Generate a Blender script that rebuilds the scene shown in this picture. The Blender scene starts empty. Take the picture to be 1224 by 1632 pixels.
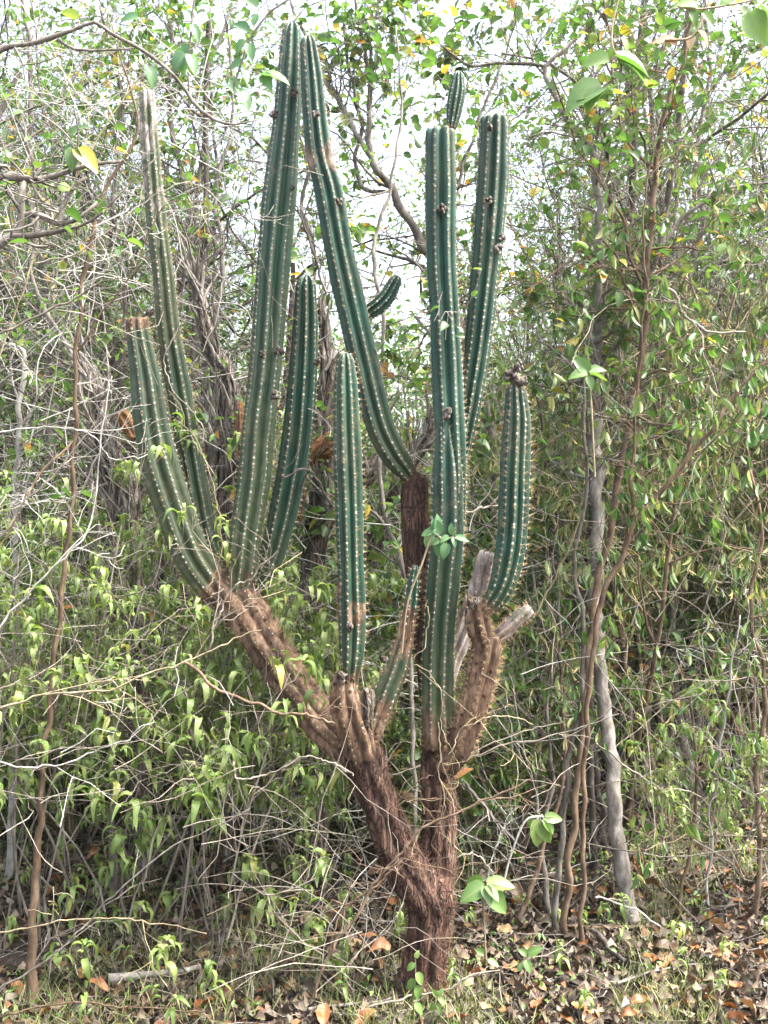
import bpy, math, random
import numpy as np
from mathutils import Vector, Matrix, noise

R = random.Random(7)
NR = np.random.RandomState(7)
C = bpy.context.scene.collection
sc = bpy.context.scene

# ------------------------------------------------------------------ camera, sky, sun, exposure
EYE = 1.55
cam_d = bpy.data.cameras.new('camera')
cam = bpy.data.objects.new('camera', cam_d)
C.objects.link(cam)
cam.location = (0, 0, EYE)
cam.rotation_euler = (math.radians(90), 0, 0)
cam_d.sensor_fit = 'VERTICAL'
cam_d.sensor_height = 36.0
cam_d.lens = 36.07
cam_d.clip_end = 1500
sc.camera = cam

SUN_EL, SUN_AZ = 58, 100          # degrees; azimuth measured from +Y towards +X
w = bpy.data.worlds.new('World')
sc.world = w
w.use_nodes = True
nt = w.node_tree
nt.nodes.clear()
wo = nt.nodes.new('ShaderNodeOutputWorld')
bg = nt.nodes.new('ShaderNodeBackground')
sky = nt.nodes.new('ShaderNodeTexSky')
sky.sky_type = 'NISHITA'
sky.sun_disc = False
sky.sun_elevation = math.radians(SUN_EL)
sky.sun_rotation = math.radians(SUN_AZ)
sky.dust_density = 7.0
sky.air_density = 1.0
bw = nt.nodes.new('ShaderNodeRGBToBW')
mx = nt.nodes.new('ShaderNodeMix')
mx.data_type = 'RGBA'
mx.inputs[0].default_value = 0.40      # thin bright overcast: mostly grey-white
nt.links.new(sky.outputs[0], bw.inputs[0])
nt.links.new(sky.outputs[0], mx.inputs[6])
nt.links.new(bw.outputs[0], mx.inputs[7])
nt.links.new(mx.outputs[2], bg.inputs[0])
bg.inputs[1].default_value = 0.15
nt.links.new(bg.outputs[0], wo.inputs[0])

sd = bpy.data.lights.new('sun', 'SUN')
sd.energy = 1.35
sd.angle = math.radians(10)
sd.color = (1.0, 0.98, 0.94)
so = bpy.data.objects.new('sun', sd)
C.objects.link(so)
el, az = math.radians(SUN_EL), math.radians(SUN_AZ)
sdir = Vector((math.cos(el) * math.sin(az), math.cos(el) * math.cos(az), math.sin(el)))
so.rotation_euler = sdir.to_track_quat('Z', 'Y').to_euler()
so.location = (0, 0, 20)

sc.view_settings.view_transform = 'Standard'
sc.view_settings.look = 'None'
sc.view_settings.exposure = 3.08
sc.view_settings.gamma = 1.0
sc.view_settings.use_curve_mapping = False
sc.cycles.max_bounces = 8
sc.cycles.diffuse_bounces = 4
sc.cycles.glossy_bounces = 2
sc.cycles.transmission_bounces = 4
sc.cycles.use_denoising = True

FPX = 1635.0
def P(px, py, Y):
    return Vector(((px - 612) * Y / FPX, Y, EYE - (py - 816) * Y / FPX))
def RP(rpx, Y):
    return rpx * Y / FPX
def gz(x, y):
    return 0.035 * noise.noise(Vector((x * 0.6, y * 0.6, 3.1))) + 0.012 * noise.noise(Vector((x * 2.7, y * 2.7, 9.1)))
def px_of(x, y):
    return 612 + x / max(y, .5) * FPX
def py_of(z, y):
    return 816 + (EYE - z) / max(y, .5) * FPX

# ------------------------------------------------------------------ materials
def mat(name):
    m = bpy.data.materials.new(name)
    m.use_nodes = True
    n = m.node_tree
    n.nodes.clear()
    o = n.nodes.new('ShaderNodeOutputMaterial')
    return m, n, o
def N(n, t, **kw):
    x = n.nodes.new(t)
    for k, v in kw.items():
        setattr(x, k, v)
    return x
def ramp(n, stops, interp='LINEAR'):
    r = n.nodes.new('ShaderNodeValToRGB')
    e = r.color_ramp.elements
    r.color_ramp.interpolation = interp
    while len(e) > 1:
        e.remove(e[-1])
    e[0].position = stops[0][0]
    e[0].color = (*stops[0][1], 1)
    for p, c in stops[1:]:
        k = e.new(p)
        k.color = (*c, 1)
    return r
def noise_tex(n, scale, detail=4, rough=0.6, coord=None, stretch=None):
    t = N(n, 'ShaderNodeTexNoise')
    t.inputs['Scale'].default_value = scale
    t.inputs['Detail'].default_value = detail
    t.inputs['Roughness'].default_value = rough
    tc = N(n, 'ShaderNodeTexCoord')
    src = tc.outputs['Object']
    if coord:
        a = N(n, 'ShaderNodeAttribute', attribute_name=coord)
        src = a.outputs['Vector']
    if stretch:
        mp = N(n, 'ShaderNodeMapping')
        mp.inputs['Scale'].default_value = stretch
        n.links.new(src, mp.inputs[0])
        src = mp.outputs[0]
    n.links.new(src, t.inputs['Vector'])
    return t

def rnd_value(n):
    a = N(n, 'ShaderNodeAttribute', attribute_name='rnd')
    oi = N(n, 'ShaderNodeObjectInfo')
    s = N(n, 'ShaderNodeMath', operation='ADD')
    n.links.new(a.outputs['Fac'], s.inputs[0])
    n.links.new(oi.outputs['Random'], s.inputs[1])
    f = N(n, 'ShaderNodeMath', operation='FRACT')
    n.links.new(s.outputs[0], f.inputs[0])
    return f

def leaf_mat(name, stops, trans=0.4, rough=0.42, tcol=(1.05, 1.2, 0.6), spec=0.5):
    m, n, o = mat(name)
    f = rnd_value(n)
    r = ramp(n, stops)
    n.links.new(f.outputs[0], r.inputs[0])
    nz = noise_tex(n, 40, 2)
    mm = N(n, 'ShaderNodeMix', data_type='RGBA', blend_type='MULTIPLY')
    mm.inputs[0].default_value = 0.6
    r2 = ramp(n, [(0.3, (0.6, 0.6, 0.6)), (0.7, (1.25, 1.25, 1.25))])
    n.links.new(nz.outputs[0], r2.inputs[0])
    n.links.new(r.outputs[0], mm.inputs[6])
    n.links.new(r2.outputs[0], mm.inputs[7])
    # veins across the blade: 'vein' is 1 on the midrib
    v = N(n, 'ShaderNodeAttribute', attribute_name='vein')
    mv = N(n, 'ShaderNodeMix', data_type='RGBA')
    vm = N(n, 'ShaderNodeMath', operation='POWER')
    vm.inputs[1].default_value = 6
    n.links.new(v.outputs['Fac'], vm.inputs[0])
    vs = N(n, 'ShaderNodeMath', operation='MULTIPLY')
    vs.inputs[1].default_value = 0.5
    n.links.new(vm.outputs[0], vs.inputs[0])
    n.links.new(vs.outputs[0], mv.inputs[0])
    n.links.new(mm.outputs[2], mv.inputs[6])
    mv.inputs[7].default_value = (0.22, 0.26, 0.10, 1)
    sn = noise_tex(n, 85, 3, .6)
    sr = ramp(n, [(0.63, (0, 0, 0)), (0.70, (.85, .85, .85))])
    n.links.new(sn.outputs[0], sr.inputs[0])
    ms_ = N(n, 'ShaderNodeMix', data_type='RGBA')
    n.links.new(sr.outputs[0], ms_.inputs[0])
    n.links.new(mv.outputs[2], ms_.inputs[6])
    ms_.inputs[7].default_value = (0.12, 0.075, 0.03, 1)
    mv = ms_
    b = N(n, 'ShaderNodeBsdfPrincipled')
    n.links.new(mv.outputs[2], b.inputs['Base Color'])
    b.inputs['Roughness'].default_value = rough
    b.inputs['Specular IOR Level'].default_value = spec
    t = N(n, 'ShaderNodeBsdfTranslucent')
    tm = N(n, 'ShaderNodeMix', data_type='RGBA', blend_type='MULTIPLY')
    tm.inputs[0].default_value = 1
    n.links.new(mm.outputs[2], tm.inputs[6])
    tm.inputs[7].default_value = (*[min(c, 3) for c in tcol], 1)
    n.links.new(tm.outputs[2], t.inputs[0])
    ms = N(n, 'ShaderNodeMixShader')
    ms.inputs[0].default_value = trans
    n.links.new(b.outputs[0], ms.inputs[1])
    n.links.new(t.outputs[0], ms.inputs[2])
    n.links.new(ms.outputs[0], o.inputs[0])
    return m

def bark_mat(name, c1, c2, c3, scale=30, stretch=(1, 1, 0.25), bump=0.5, rough=0.85):
    m, n, o = mat(name)
    a = noise_tex(n, scale, 6, 0.65, stretch=stretch)
    r = ramp(n, [(0.3, c1), (0.5, c2), (0.72, c3)])
    n.links.new(a.outputs[0], r.inputs[0])
    bl = noise_tex(n, scale * 0.25, 3)
    r2 = ramp(n, [(0.35, (0.55, 0.55, 0.55)), (0.65, (1.2, 1.2, 1.2))])
    n.links.new(bl.outputs[0], r2.inputs[0])
    f = rnd_value(n)
    r3 = ramp(n, [(0, (0.6, 0.58, 0.55)), (1, (1.3, 1.3, 1.32))])
    n.links.new(f.outputs[0], r3.inputs[0])
    m1 = N(n, 'ShaderNodeMix', data_type='RGBA', blend_type='MULTIPLY')
    m1.inputs[0].default_value = 0.8
    n.links.new(r.outputs[0], m1.inputs[6])
    n.links.new(r2.outputs[0], m1.inputs[7])
    m2 = N(n, 'ShaderNodeMix', data_type='RGBA', blend_type='MULTIPLY')
    m2.inputs[0].default_value = 0.8
    n.links.new(m1.outputs[2], m2.inputs[6])
    n.links.new(r3.outputs[0], m2.inputs[7])
    b = N(n, 'ShaderNodeBsdfPrincipled')
    n.links.new(m2.outputs[2], b.inputs['Base Color'])
    b.inputs['Roughness'].default_value = rough
    b.inputs['Specular IOR Level'].default_value = 0.25
    hgt = a.outputs[0]
    if bump >= 1:      # raised strips of bark with dark cracks between
        tcv = N(n, 'ShaderNodeTexCoord'); mpv = N(n, 'ShaderNodeMapping')
        mpv.inputs['Scale'].default_value = (1, 1, .16)
        wn = noise_tex(n, 9, 3)
        wa = N(n, 'ShaderNodeMix', data_type='VECTOR'); wa.inputs[0].default_value = .06
        n.links.new(tcv.outputs['Object'], wa.inputs[4]); n.links.new(wn.outputs[1], wa.inputs[5])
        n.links.new(wa.outputs[1], mpv.inputs[0])
        ve = N(n, 'ShaderNodeTexVoronoi', feature='DISTANCE_TO_EDGE')
        ve.inputs['Scale'].default_value = 75
        n.links.new(mpv.outputs[0], ve.inputs['Vector'])
        cr_ = ramp(n, [(0.0, (.28, .25, .22)), (0.11, (1, 1, 1))])
        n.links.new(ve.outputs['Distance'], cr_.inputs[0])
        m3 = N(n, 'ShaderNodeMix', data_type='RGBA', blend_type='MULTIPLY'); m3.inputs[0].default_value = .9
        n.links.new(m2.outputs[2], m3.inputs[6]); n.links.new(cr_.outputs[0], m3.inputs[7])
        n.links.new(m3.outputs[2], b.inputs['Base Color'])
        hm = N(n, 'ShaderNodeMath', operation='MULTIPLY')
        n.links.new(cr_.outputs[0], hm.inputs[0]); n.links.new(a.outputs[0], hm.inputs[1])
        hgt = hm.outputs[0]
    bp = N(n, 'ShaderNodeBump')
    bp.inputs['Strength'].default_value = bump
    bp.inputs['Distance'].default_value = 0.012 if bump >= 1 else 0.006
    n.links.new(hgt, bp.inputs['Height'])
    n.links.new(bp.outputs[0], b.inputs['Normal'])
    n.links.new(b.outputs[0], o.inputs[0])
    return m

def cactus_mat():
    """green waxy skin; brown-grey cork by attribute 'bark', pale worn rib crests by 'crest'."""
    m, n, o = mat('cactus_skin')
    # green
    g = noise_tex(n, 9, 5)
    rg = ramp(n, [(0.3, (0.003, 0.023, 0.013)), (0.55, (0.006, 0.041, 0.023)), (0.75, (0.014, 0.068, 0.040))])
    n.links.new(g.outputs[0], rg.inputs[0])
    fine = noise_tex(n, 130, 4, 0.7)
    rf = ramp(n, [(0.35, (0.7, 0.7, 0.7)), (0.7, (1.25, 1.25, 1.25))])
    n.links.new(fine.outputs[0], rf.inputs[0])
    mg = N(n, 'ShaderNodeMix', data_type='RGBA', blend_type='MULTIPLY')
    mg.inputs[0].default_value = 0.8
    n.links.new(rg.outputs[0], mg.inputs[6])
    n.links.new(rf.outputs[0], mg.inputs[7])
    # olive tint of old skin
    old = N(n, 'ShaderNodeAttribute', attribute_name='old')
    mo = N(n, 'ShaderNodeMix', data_type='RGBA')
    on = noise_tex(n, 3.2, 6, 0.7)
    onr = ramp(n, [(0.48, (0, 0, 0)), (0.70, (.55, .55, .55))])
    n.links.new(on.outputs[0], onr.inputs[0])
    oa = N(n, 'ShaderNodeMath', operation='ADD', use_clamp=True)
    n.links.new(onr.outputs[0], oa.inputs[0])
    n.links.new(old.outputs['Fac'], oa.inputs[1])
    n.links.new(oa.outputs[0], mo.inputs[0])
    n.links.new(mg.outputs[2], mo.inputs[6])
    go = noise_tex(n, 26, 5, 0.7)
    ro = ramp(n, [(0.3, (0.018, 0.030, 0.012)), (0.55, (0.045, 0.06, 0.024)), (0.75, (0.13, 0.105, 0.055))])
    n.links.new(go.outputs[0], ro.inputs[0])
    n.links.new(ro.outputs[0], mo.inputs[7])
    sc_n = noise_tex(n, 5.5, 8, 0.78)
    sc_r = ramp(n, [(0.54, (0, 0, 0)), (0.62, (.4, .4, .4)), (0.74, (.85, .85, .85))])
    n.links.new(sc_n.outputs[0], sc_r.inputs[0])
    msf = N(n, 'ShaderNodeMix', data_type='RGBA')
    n.links.new(sc_r.outputs[0], msf.inputs[0])
    n.links.new(mo.outputs[2], msf.inputs[6])
    scc = noise_tex(n, 70, 4, 0.7)
    scr = ramp(n, [(0.35, (0.02, 0.03, 0.018)), (0.5, (0.065, 0.07, 0.045)), (0.68, (0.19, 0.165, 0.12))])
    n.links.new(scc.outputs[0], scr.inputs[0])
    n.links.new(scr.outputs[0], msf.inputs[7])
    mo = msf
    # crest
    cr = N(n, 'ShaderNodeAttribute', attribute_name='crest')
    nc = noise_tex(n, 60, 4, 0.7)
    ad = N(n, 'ShaderNodeMath', operation='MULTIPLY_ADD')
    n.links.new(nc.outputs[0], ad.inputs[0])
    ad.inputs[1].default_value = 0.5
    n.links.new(cr.outputs['Fac'], ad.inputs[2])
    rc = ramp(n, [(1.0 / 1.5, (0, 0, 0)), (1.28 / 1.5, (1, 1, 1))])
    dv = N(n, 'ShaderNodeMath', operation='DIVIDE')
    dv.inputs[1].default_value = 1.5
    n.links.new(ad.outputs[0], dv.inputs[0])
    n.links.new(dv.outputs[0], rc.inputs[0])
    mc = N(n, 'ShaderNodeMix', data_type='RGBA')
    n.links.new(rc.outputs[0], mc.inputs[0])
    n.links.new(mo.outputs[2], mc.inputs[6])
    mc.inputs[7].default_value = (0.095, 0.115, 0.078, 1)
    # bark
    bk = N(n, 'ShaderNodeAttribute', attribute_name='bark')
    nb = noise_tex(n, 14, 8, 0.74, stretch=(1, 1, .55))
    sb = N(n, 'ShaderNodeMath', operation='MULTIPLY_ADD')
    n.links.new(bk.outputs['Fac'], sb.inputs[0])
    sb.inputs[1].default_value = 1.0
    nbc = N(n, 'ShaderNodeMath', operation='MULTIPLY_ADD')
    nbc.inputs[1].default_value = 2.3
    nbc.inputs[2].default_value = -0.75
    n.links.new(nb.outputs[0], nbc.inputs[0])
    n.links.new(nbc.outputs[0], sb.inputs[2])
    dv2 = N(n, 'ShaderNodeMath', operation='DIVIDE')
    dv2.inputs[1].default_value = 2.0
    n.links.new(sb.outputs[0], dv2.inputs[0])
    rb = ramp(n, [(0.40, (0, 0, 0)), (0.44, (.45, .45, .45)), (0.50, (1, 1, 1))])
    n.links.new(dv2.outputs[0], rb.inputs[0])
    bt = noise_tex(n, 45, 6, 0.7, stretch=(1, 1, 0.3))
    rbt = ramp(n, [(0.3, (0.032, 0.021, 0.014)), (0.45, (0.085, 0.052, 0.032)), (0.57, (0.175, 0.115, 0.073)), (0.72, (0.33, 0.275, 0.215))])
    n.links.new(bt.outputs[0], rbt.inputs[0])
    vo = N(n, 'ShaderNodeTexVoronoi')
    vo.inputs['Scale'].default_value = 34
    vtc = N(n, 'ShaderNodeTexCoord')
    n.links.new(vtc.outputs['Object'], vo.inputs['Vector'])
    vr = ramp(n, [(0.16, (0.16, 0.10, 0.08)), (0.26, (1, 1, 1))])
    n.links.new(vo.outputs['Distance'], vr.inputs[0])
    pit = N(n, 'ShaderNodeMix', data_type='RGBA', blend_type='MULTIPLY')
    pit.inputs[0].default_value = 0.85
    big = noise_tex(n, 6, 3)
    bigr = ramp(n, [(0.35, (0.42, 0.38, 0.36)), (0.62, (1.25, 1.2, 1.15))])
    n.links.new(big.outputs[0], bigr.inputs[0])
    pm = N(n, 'ShaderNodeMix', data_type='RGBA', blend_type='MULTIPLY')
    pm.inputs[0].default_value = 0.9
    n.links.new(rbt.outputs[0], pm.inputs[6])
    n.links.new(bigr.outputs[0], pm.inputs[7])
    n.links.new(pm.outputs[2], pit.inputs[6])
    n.links.new(vr.outputs[0], pit.inputs[7])
    grey = N(n, 'ShaderNodeAttribute', attribute_name='grey')
    mgr = N(n, 'ShaderNodeMix', data_type='RGBA')
    n.links.new(grey.outputs['Fac'], mgr.inputs[0])
    n.links.new(pit.outputs[2], mgr.inputs[6])
    rgr = ramp(n, [(0.3, (0.08, 0.065, 0.055)), (0.5, (0.25, 0.22, 0.2)), (0.75, (0.5, 0.47, 0.43))])
    n.links.new(bt.outputs[0], rgr.inputs[0])
    n.links.new(rgr.outputs[0], mgr.inputs[7])
    mb = N(n, 'ShaderNodeMix', data_type='RGBA')
    n.links.new(rb.outputs[0], mb.inputs[0])
    n.links.new(mc.outputs[2], mb.inputs[6])
    n.links.new(mgr.outputs[2], mb.inputs[7])
    b = N(n, 'ShaderNodeBsdfPrincipled')
    n.links.new(mb.outputs[2], b.inputs['Base Color'])
    rr = N(n, 'ShaderNodeMapRange')
    rr.inputs[3].default_value = 0.5
    rr.inputs[4].default_value = 0.9
    n.links.new(rb.outputs[0], rr.inputs[0])
    n.links.new(rr.outputs[0], b.inputs['Roughness'])
    b.inputs['Specular IOR Level'].default_value = 0.35
    bp = N(n, 'ShaderNodeBump')
    bp.inputs['Distance'].default_value = 0.004
    n.links.new(bt.outputs[0], bp.inputs['Height'])
    sm = N(n, 'ShaderNodeMapRange')
    sm.inputs[3].default_value = 0.12
    sm.inputs[4].default_value = 1.0
    n.links.new(rb.outputs[0], sm.inputs[0])
    n.links.new(sm.outputs[0], bp.inputs['Strength'])
    n.links.new(bp.outputs[0], b.inputs['Normal'])
    n.links.new(b.outputs[0], o.inputs[0])
    return m

def flat_mat(name, col, rough=0.8, trans=0.0):
    m, n, o = mat(name)
    f = rnd_value(n)
    r = ramp(n, [(0, tuple(c * .65 for c in col)), (1, tuple(min(1, c * 1.3) for c in col))])
    n.links.new(f.outputs[0], r.inputs[0])
    b = N(n, 'ShaderNodeBsdfPrincipled')
    n.links.new(r.outputs[0], b.inputs['Base Color'])
    b.inputs['Roughness'].default_value = rough
    b.inputs['Specular IOR Level'].default_value = 0.3
    n.links.new(b.outputs[0], o.inputs[0])
    return m

M = {}
M['cactus'] = cactus_mat()
M['wool'] = flat_mat('areole_wool', (0.42, 0.41, 0.34), 0.95)
M['spine'] = flat_mat('spine', (0.30, 0.21, 0.105), 0.6)
M['hair'] = flat_mat('red_hair', (0.11, 0.055, 0.03), 0.7)
M['redbark'] = bark_mat('cactus_trunk_bark', (0.018, 0.010, 0.007), (0.075, 0.040, 0.027), (0.21, 0.14, 0.10), 60, (1, 1, 0.18), 1.0)
M['deadwood'] = bark_mat('dead_cactus_wood', (0.025, 0.019, 0.014), (0.12, 0.098, 0.078), (0.32, 0.29, 0.255), 50, (1, 1, 0.2), 1.0)
M['orangewood'] = bark_mat('split_orange_wood', (0.03, 0.015, 0.008), (0.16, 0.07, 0.022), (0.33, 0.20, 0.09), 60, (0.25, 1, 1), 0.8)
M['grey'] = bark_mat('grey_bark', (0.065, 0.056, 0.045), (0.155, 0.138, 0.115), (0.31, 0.29, 0.26), 38, (1, 1, 0.4), 0.6)
M['brown'] = bark_mat('brown_bark', (0.055, 0.036, 0.022), (0.13, 0.088, 0.055), (0.22, 0.165, 0.115), 38, (1, 1, 0.4), 0.6)
M['dark'] = bark_mat('dark_bark', (0.035, 0.028, 0.024), (0.08, 0.065, 0.055), (0.17, 0.15, 0.135), 38, (1, 1, 0.4), 0.6)
M['pale'] = bark_mat('pale_bark', (0.17, 0.16, 0.135), (0.31, 0.30, 0.265), (0.46, 0.45, 0.41), 38, (1, 1, 0.4), 0.4)
M['drytwig'] = bark_mat('dry_twig', (0.09, 0.075, 0.055), (0.19, 0.165, 0.13), (0.30, 0.275, 0.23), 38, (1, 1, 0.4), 0.4)
M['tan'] = bark_mat('dry_tan_stem', (0.12, 0.095, 0.055), (0.22, 0.18, 0.11), (0.34, 0.30, 0.19), 38, (1, 1, 0.4), 0.4)
M['croton'] = leaf_mat('croton_leaf', [(0, (0.09, 0.155, 0.036)), (0.35, (0.15, 0.225, 0.055)), (0.7, (0.215, 0.29, 0.08)), (0.93, (0.28, 0.34, 0.13)), (1, (0.36, 0.33, 0.08))], 0.4, 0.5, (1.05, 1.15, .5))
M['ovate'] = leaf_mat('broad_leaf', [(0, (0.045, 0.095, 0.028)), (0.4, (0.075, 0.15, 0.038)), (0.7, (0.115, 0.20, 0.05)), (0.90, (0.20, 0.245, 0.07)), (0.95, (0.42, 0.33, 0.05)), (0.98, (0.42, 0.2, 0.05)), (1, (0.26, 0.11, 0.04))], 0.42, 0.36)
M['small'] = leaf_mat('small_leaf', [(0, (0.05, 0.11, 0.022)), (0.4, (0.09, 0.185, 0.035)), (0.8, (0.145, 0.265, 0.05)), (1, (0.22, 0.32, 0.075))], 0.42, 0.32)
M['hang'] = leaf_mat('hanging_leaf', [(0, (0.035, 0.095, 0.025)), (0.35, (0.075, 0.155, 0.04)), (0.65, (0.14, 0.225, 0.06)), (0.88, (0.22, 0.27, 0.09)), (1, (0.34, 0.31, 0.14))], 0.38, 0.42)
M['catkin'] = flat_mat('dry_catkin', (0.30, 0.25, 0.11), 0.9)
M['fresh'] = leaf_mat('fresh_leaf', [(0, (0.085, 0.165, 0.04)), (0.6, (0.12, 0.22, 0.055)), (1, (0.18, 0.26, 0.07))], 0.38, 0.38)
M['blue'] = leaf_mat('dull_green_leaf', [(0, (0.05, 0.13, 0.05)), (0.6, (0.08, 0.19, 0.07)), (1, (0.15, 0.25, 0.10))], 0.3, 0.35)
M['fall'] = leaf_mat('fallen_leaf', [(0, (0.10, 0.05, 0.028)), (0.25, (0.20, 0.09, 0.04)), (0.5, (0.36, 0.155, 0.06)), (0.75, (0.42, 0.24, 0.11)), (1, (0.46, 0.34, 0.21))], 0.15, 0.6, (1.2, 0.9, 0.5))
M['litter'] = leaf_mat('leaf_litter', [(0, (0.014, 0.010, 0.008)), (0.35, (0.04, 0.026, 0.018)), (0.6, (0.095, 0.066, 0.046)), (0.8, (0.18, 0.15, 0.12)), (0.92, (0.11, 0.05, 0.025)), (1, (0.17, 0.085, 0.04))], 0.1, 0.7, (1, .9, .7), 0.3)
M['grass'] = leaf_mat('grass_blade', [(0, (0.09, 0.14, 0.03)), (0.5, (0.18, 0.22, 0.06)), (1, (0.36, 0.33, 0.19))], 0.3, 0.6)

def ground_mat():
    m, n, o = mat('forest_soil')
    a = noise_tex(n, 14, 8, 0.75)
    r = ramp(n, [(0.35, (0.015, 0.010, 0.007)), (0.5, (0.04, 0.026, 0.018)), (0.62, (0.07, 0.05, 0.035)), (0.75, (0.12, 0.095, 0.072))])
    n.links.new(a.outputs[0], r.inputs[0])
    b = N(n, 'ShaderNodeBsdfPrincipled')
    n.links.new(r.outputs[0], b.inputs['Base Color'])
    b.inputs['Roughness'].default_value = 0.95
    bp = N(n, 'ShaderNodeBump')
    bp.inputs['Strength'].default_value = 1
    bp.inputs['Distance'].default_value = 0.03
    n.links.new(a.outputs[0], bp.inputs['Height'])
    n.links.new(bp.outputs[0], b.inputs['Normal'])
    n.links.new(b.outputs[0], o.inputs[0])
    return m
M['soil'] = ground_mat()

# ------------------------------------------------------------------ mesh builder
class MB:
    def __init__(s):
        s.v = []; s.f = {3: [], 4: []}; s.m = {3: [], 4: []}; s.n = 0; s.at = {}
    def add(s, V, F, mi=0, **attrs):
        """V (n,3); F list of (k,3) or (k,4) int arrays; attrs: per-vertex arrays or scalars"""
        V = np.asarray(V, dtype=np.float32).reshape(-1, 3)
        k = len(V)
        for fa in F:
            fa = np.asarray(fa, dtype=np.int32)
            if len(fa) == 0: continue
            q = fa.shape[1]
            s.f[q].append(fa + s.n)
            s.m[q].append(np.full(len(fa), mi, dtype=np.int32))
        s.v.append(V)
        for key in attrs:
            if key not in s.at: s.at[key] = []
            a = attrs[key]
            a = np.full(k, a, dtype=np.float32) if np.isscalar(a) else np.asarray(a, dtype=np.float32)
            s.at[key].append((s.n, a))
        s.n += k
    def mesh(s, name, mats, origin=(0, 0, 0), smooth=True):
        me = bpy.data.meshes.new(name)
        if s.n == 0: return me
        V = np.concatenate(s.v) - np.array(origin, dtype=np.float32)
        me.vertices.add(len(V))
        me.vertices.foreach_set('co', V.ravel())
        loops = []; starts = []; mi = []; pos = 0
        for q in (3, 4):
            if s.f[q]:
                fa = np.concatenate(s.f[q])
                loops.append(fa.ravel())
                starts.append(pos + np.arange(len(fa)) * q)
                pos += fa.size
                mi.append(np.concatenate(s.m[q]))
        L = np.concatenate(loops); S = np.concatenate(starts)
        me.loops.add(len(L)); me.loops.foreach_set('vertex_index', L.astype(np.int32))
        me.polygons.add(len(S)); me.polygons.foreach_set('loop_start', S.astype(np.int32))
        me.polygons.foreach_set('material_index', np.concatenate(mi))
        if smooth:
            me.polygons.foreach_set('use_smooth', np.ones(len(S), dtype=bool))
        for key, lst in s.at.items():
            arr = np.zeros(s.n, dtype=np.float32)
            for st, a in lst: arr[st:st + len(a)] = a
            at = me.attributes.new(key, 'FLOAT', 'POINT')
            at.data.foreach_set('value', arr)
        for mm in (mats if isinstance(mats, (list, tuple)) else [mats]):
            me.materials.append(mm)
        me.update(calc_edges=True)
        return me
    def build(s, name, mats, parent=None, origin=(0, 0, 0), kind=None, label=None, smooth=True):
        me = s.mesh(name, mats, origin, smooth)
        o = bpy.data.objects.new(name, me)
        C.objects.link(o)
        if parent is not None: o.parent = parent
        if kind: o['kind'] = kind
        if label: o['label'] = label
        return o

def norm(a):
    return a / np.maximum(np.linalg.norm(a, axis=-1, keepdims=True), 1e-9)

def tubes(mb, items, sides, mi=0, rnd=None, cap=False):
    """items: list of (points, radii); every polyline becomes a closed tapered tube"""
    byk = {}
    for it in items:
        byk.setdefault(len(it[0]), []).append(it)
    for K, lst in byk.items():
        if K < 2: continue
        Pt = np.array([[tuple(p) for p in it[0]] for it in lst], dtype=np.float32)
        Rd = np.array([it[1] for it in lst], dtype=np.float32)
        T = np.empty_like(Pt)
        T[:, 1:-1] = Pt[:, 2:] - Pt[:, :-2]
        T[:, 0] = Pt[:, 1] - Pt[:, 0]
        T[:, -1] = Pt[:, -1] - Pt[:, -2]
        T = norm(T)
        mean = norm(Pt[:, -1] - Pt[:, 0])
        ref = np.where(np.abs(mean[:, 2:3]) > 0.7, np.array([[1, 0.02, 0.01]]), np.array([[0.01, 0.02, 1]])).astype(np.float32)
        ref = np.repeat(ref[:, None, :], K, 1)
        U = norm(np.cross(T, ref)); W = np.cross(T, U)
        a = np.arange(sides) / sides * 2 * math.pi
        ring = (U[:, :, None, :] * np.cos(a)[None, None, :, None] + W[:, :, None, :] * np.sin(a)[None, None, :, None])
        V = Pt[:, :, None, :] + ring * Rd[:, :, None, None]
        Mn = len(lst)
        V = V.reshape(-1, 3)
        i = np.arange(K - 1)[:, None]; j = np.arange(sides)[None, :]
        q = np.stack([i * sides + j, i * sides + (j + 1) % sides, (i + 1) * sides + (j + 1) % sides, (i + 1) * sides + j], -1).reshape(-1, 4)
        F = (q[None] + (np.arange(Mn) * K * sides)[:, None, None]).reshape(-1, 4)
        rr = NR.rand(Mn) if rnd is None else np.full(Mn, rnd)
        Fs = [F]
        if cap:
            # fan caps are unnecessary for thin tips; close the end with a small ring fan
            last = (K - 1) * sides
            tri = np.array([[last, last + k, last + k + 1] for k in range(1, sides - 1)])
            Fs.append((tri[None] + (np.arange(Mn) * K * sides)[:, None, None]).reshape(-1, 3))
        mb.add(V, Fs, mi, rnd=np.repeat(rr, K * sides), vein=0.0)

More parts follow.
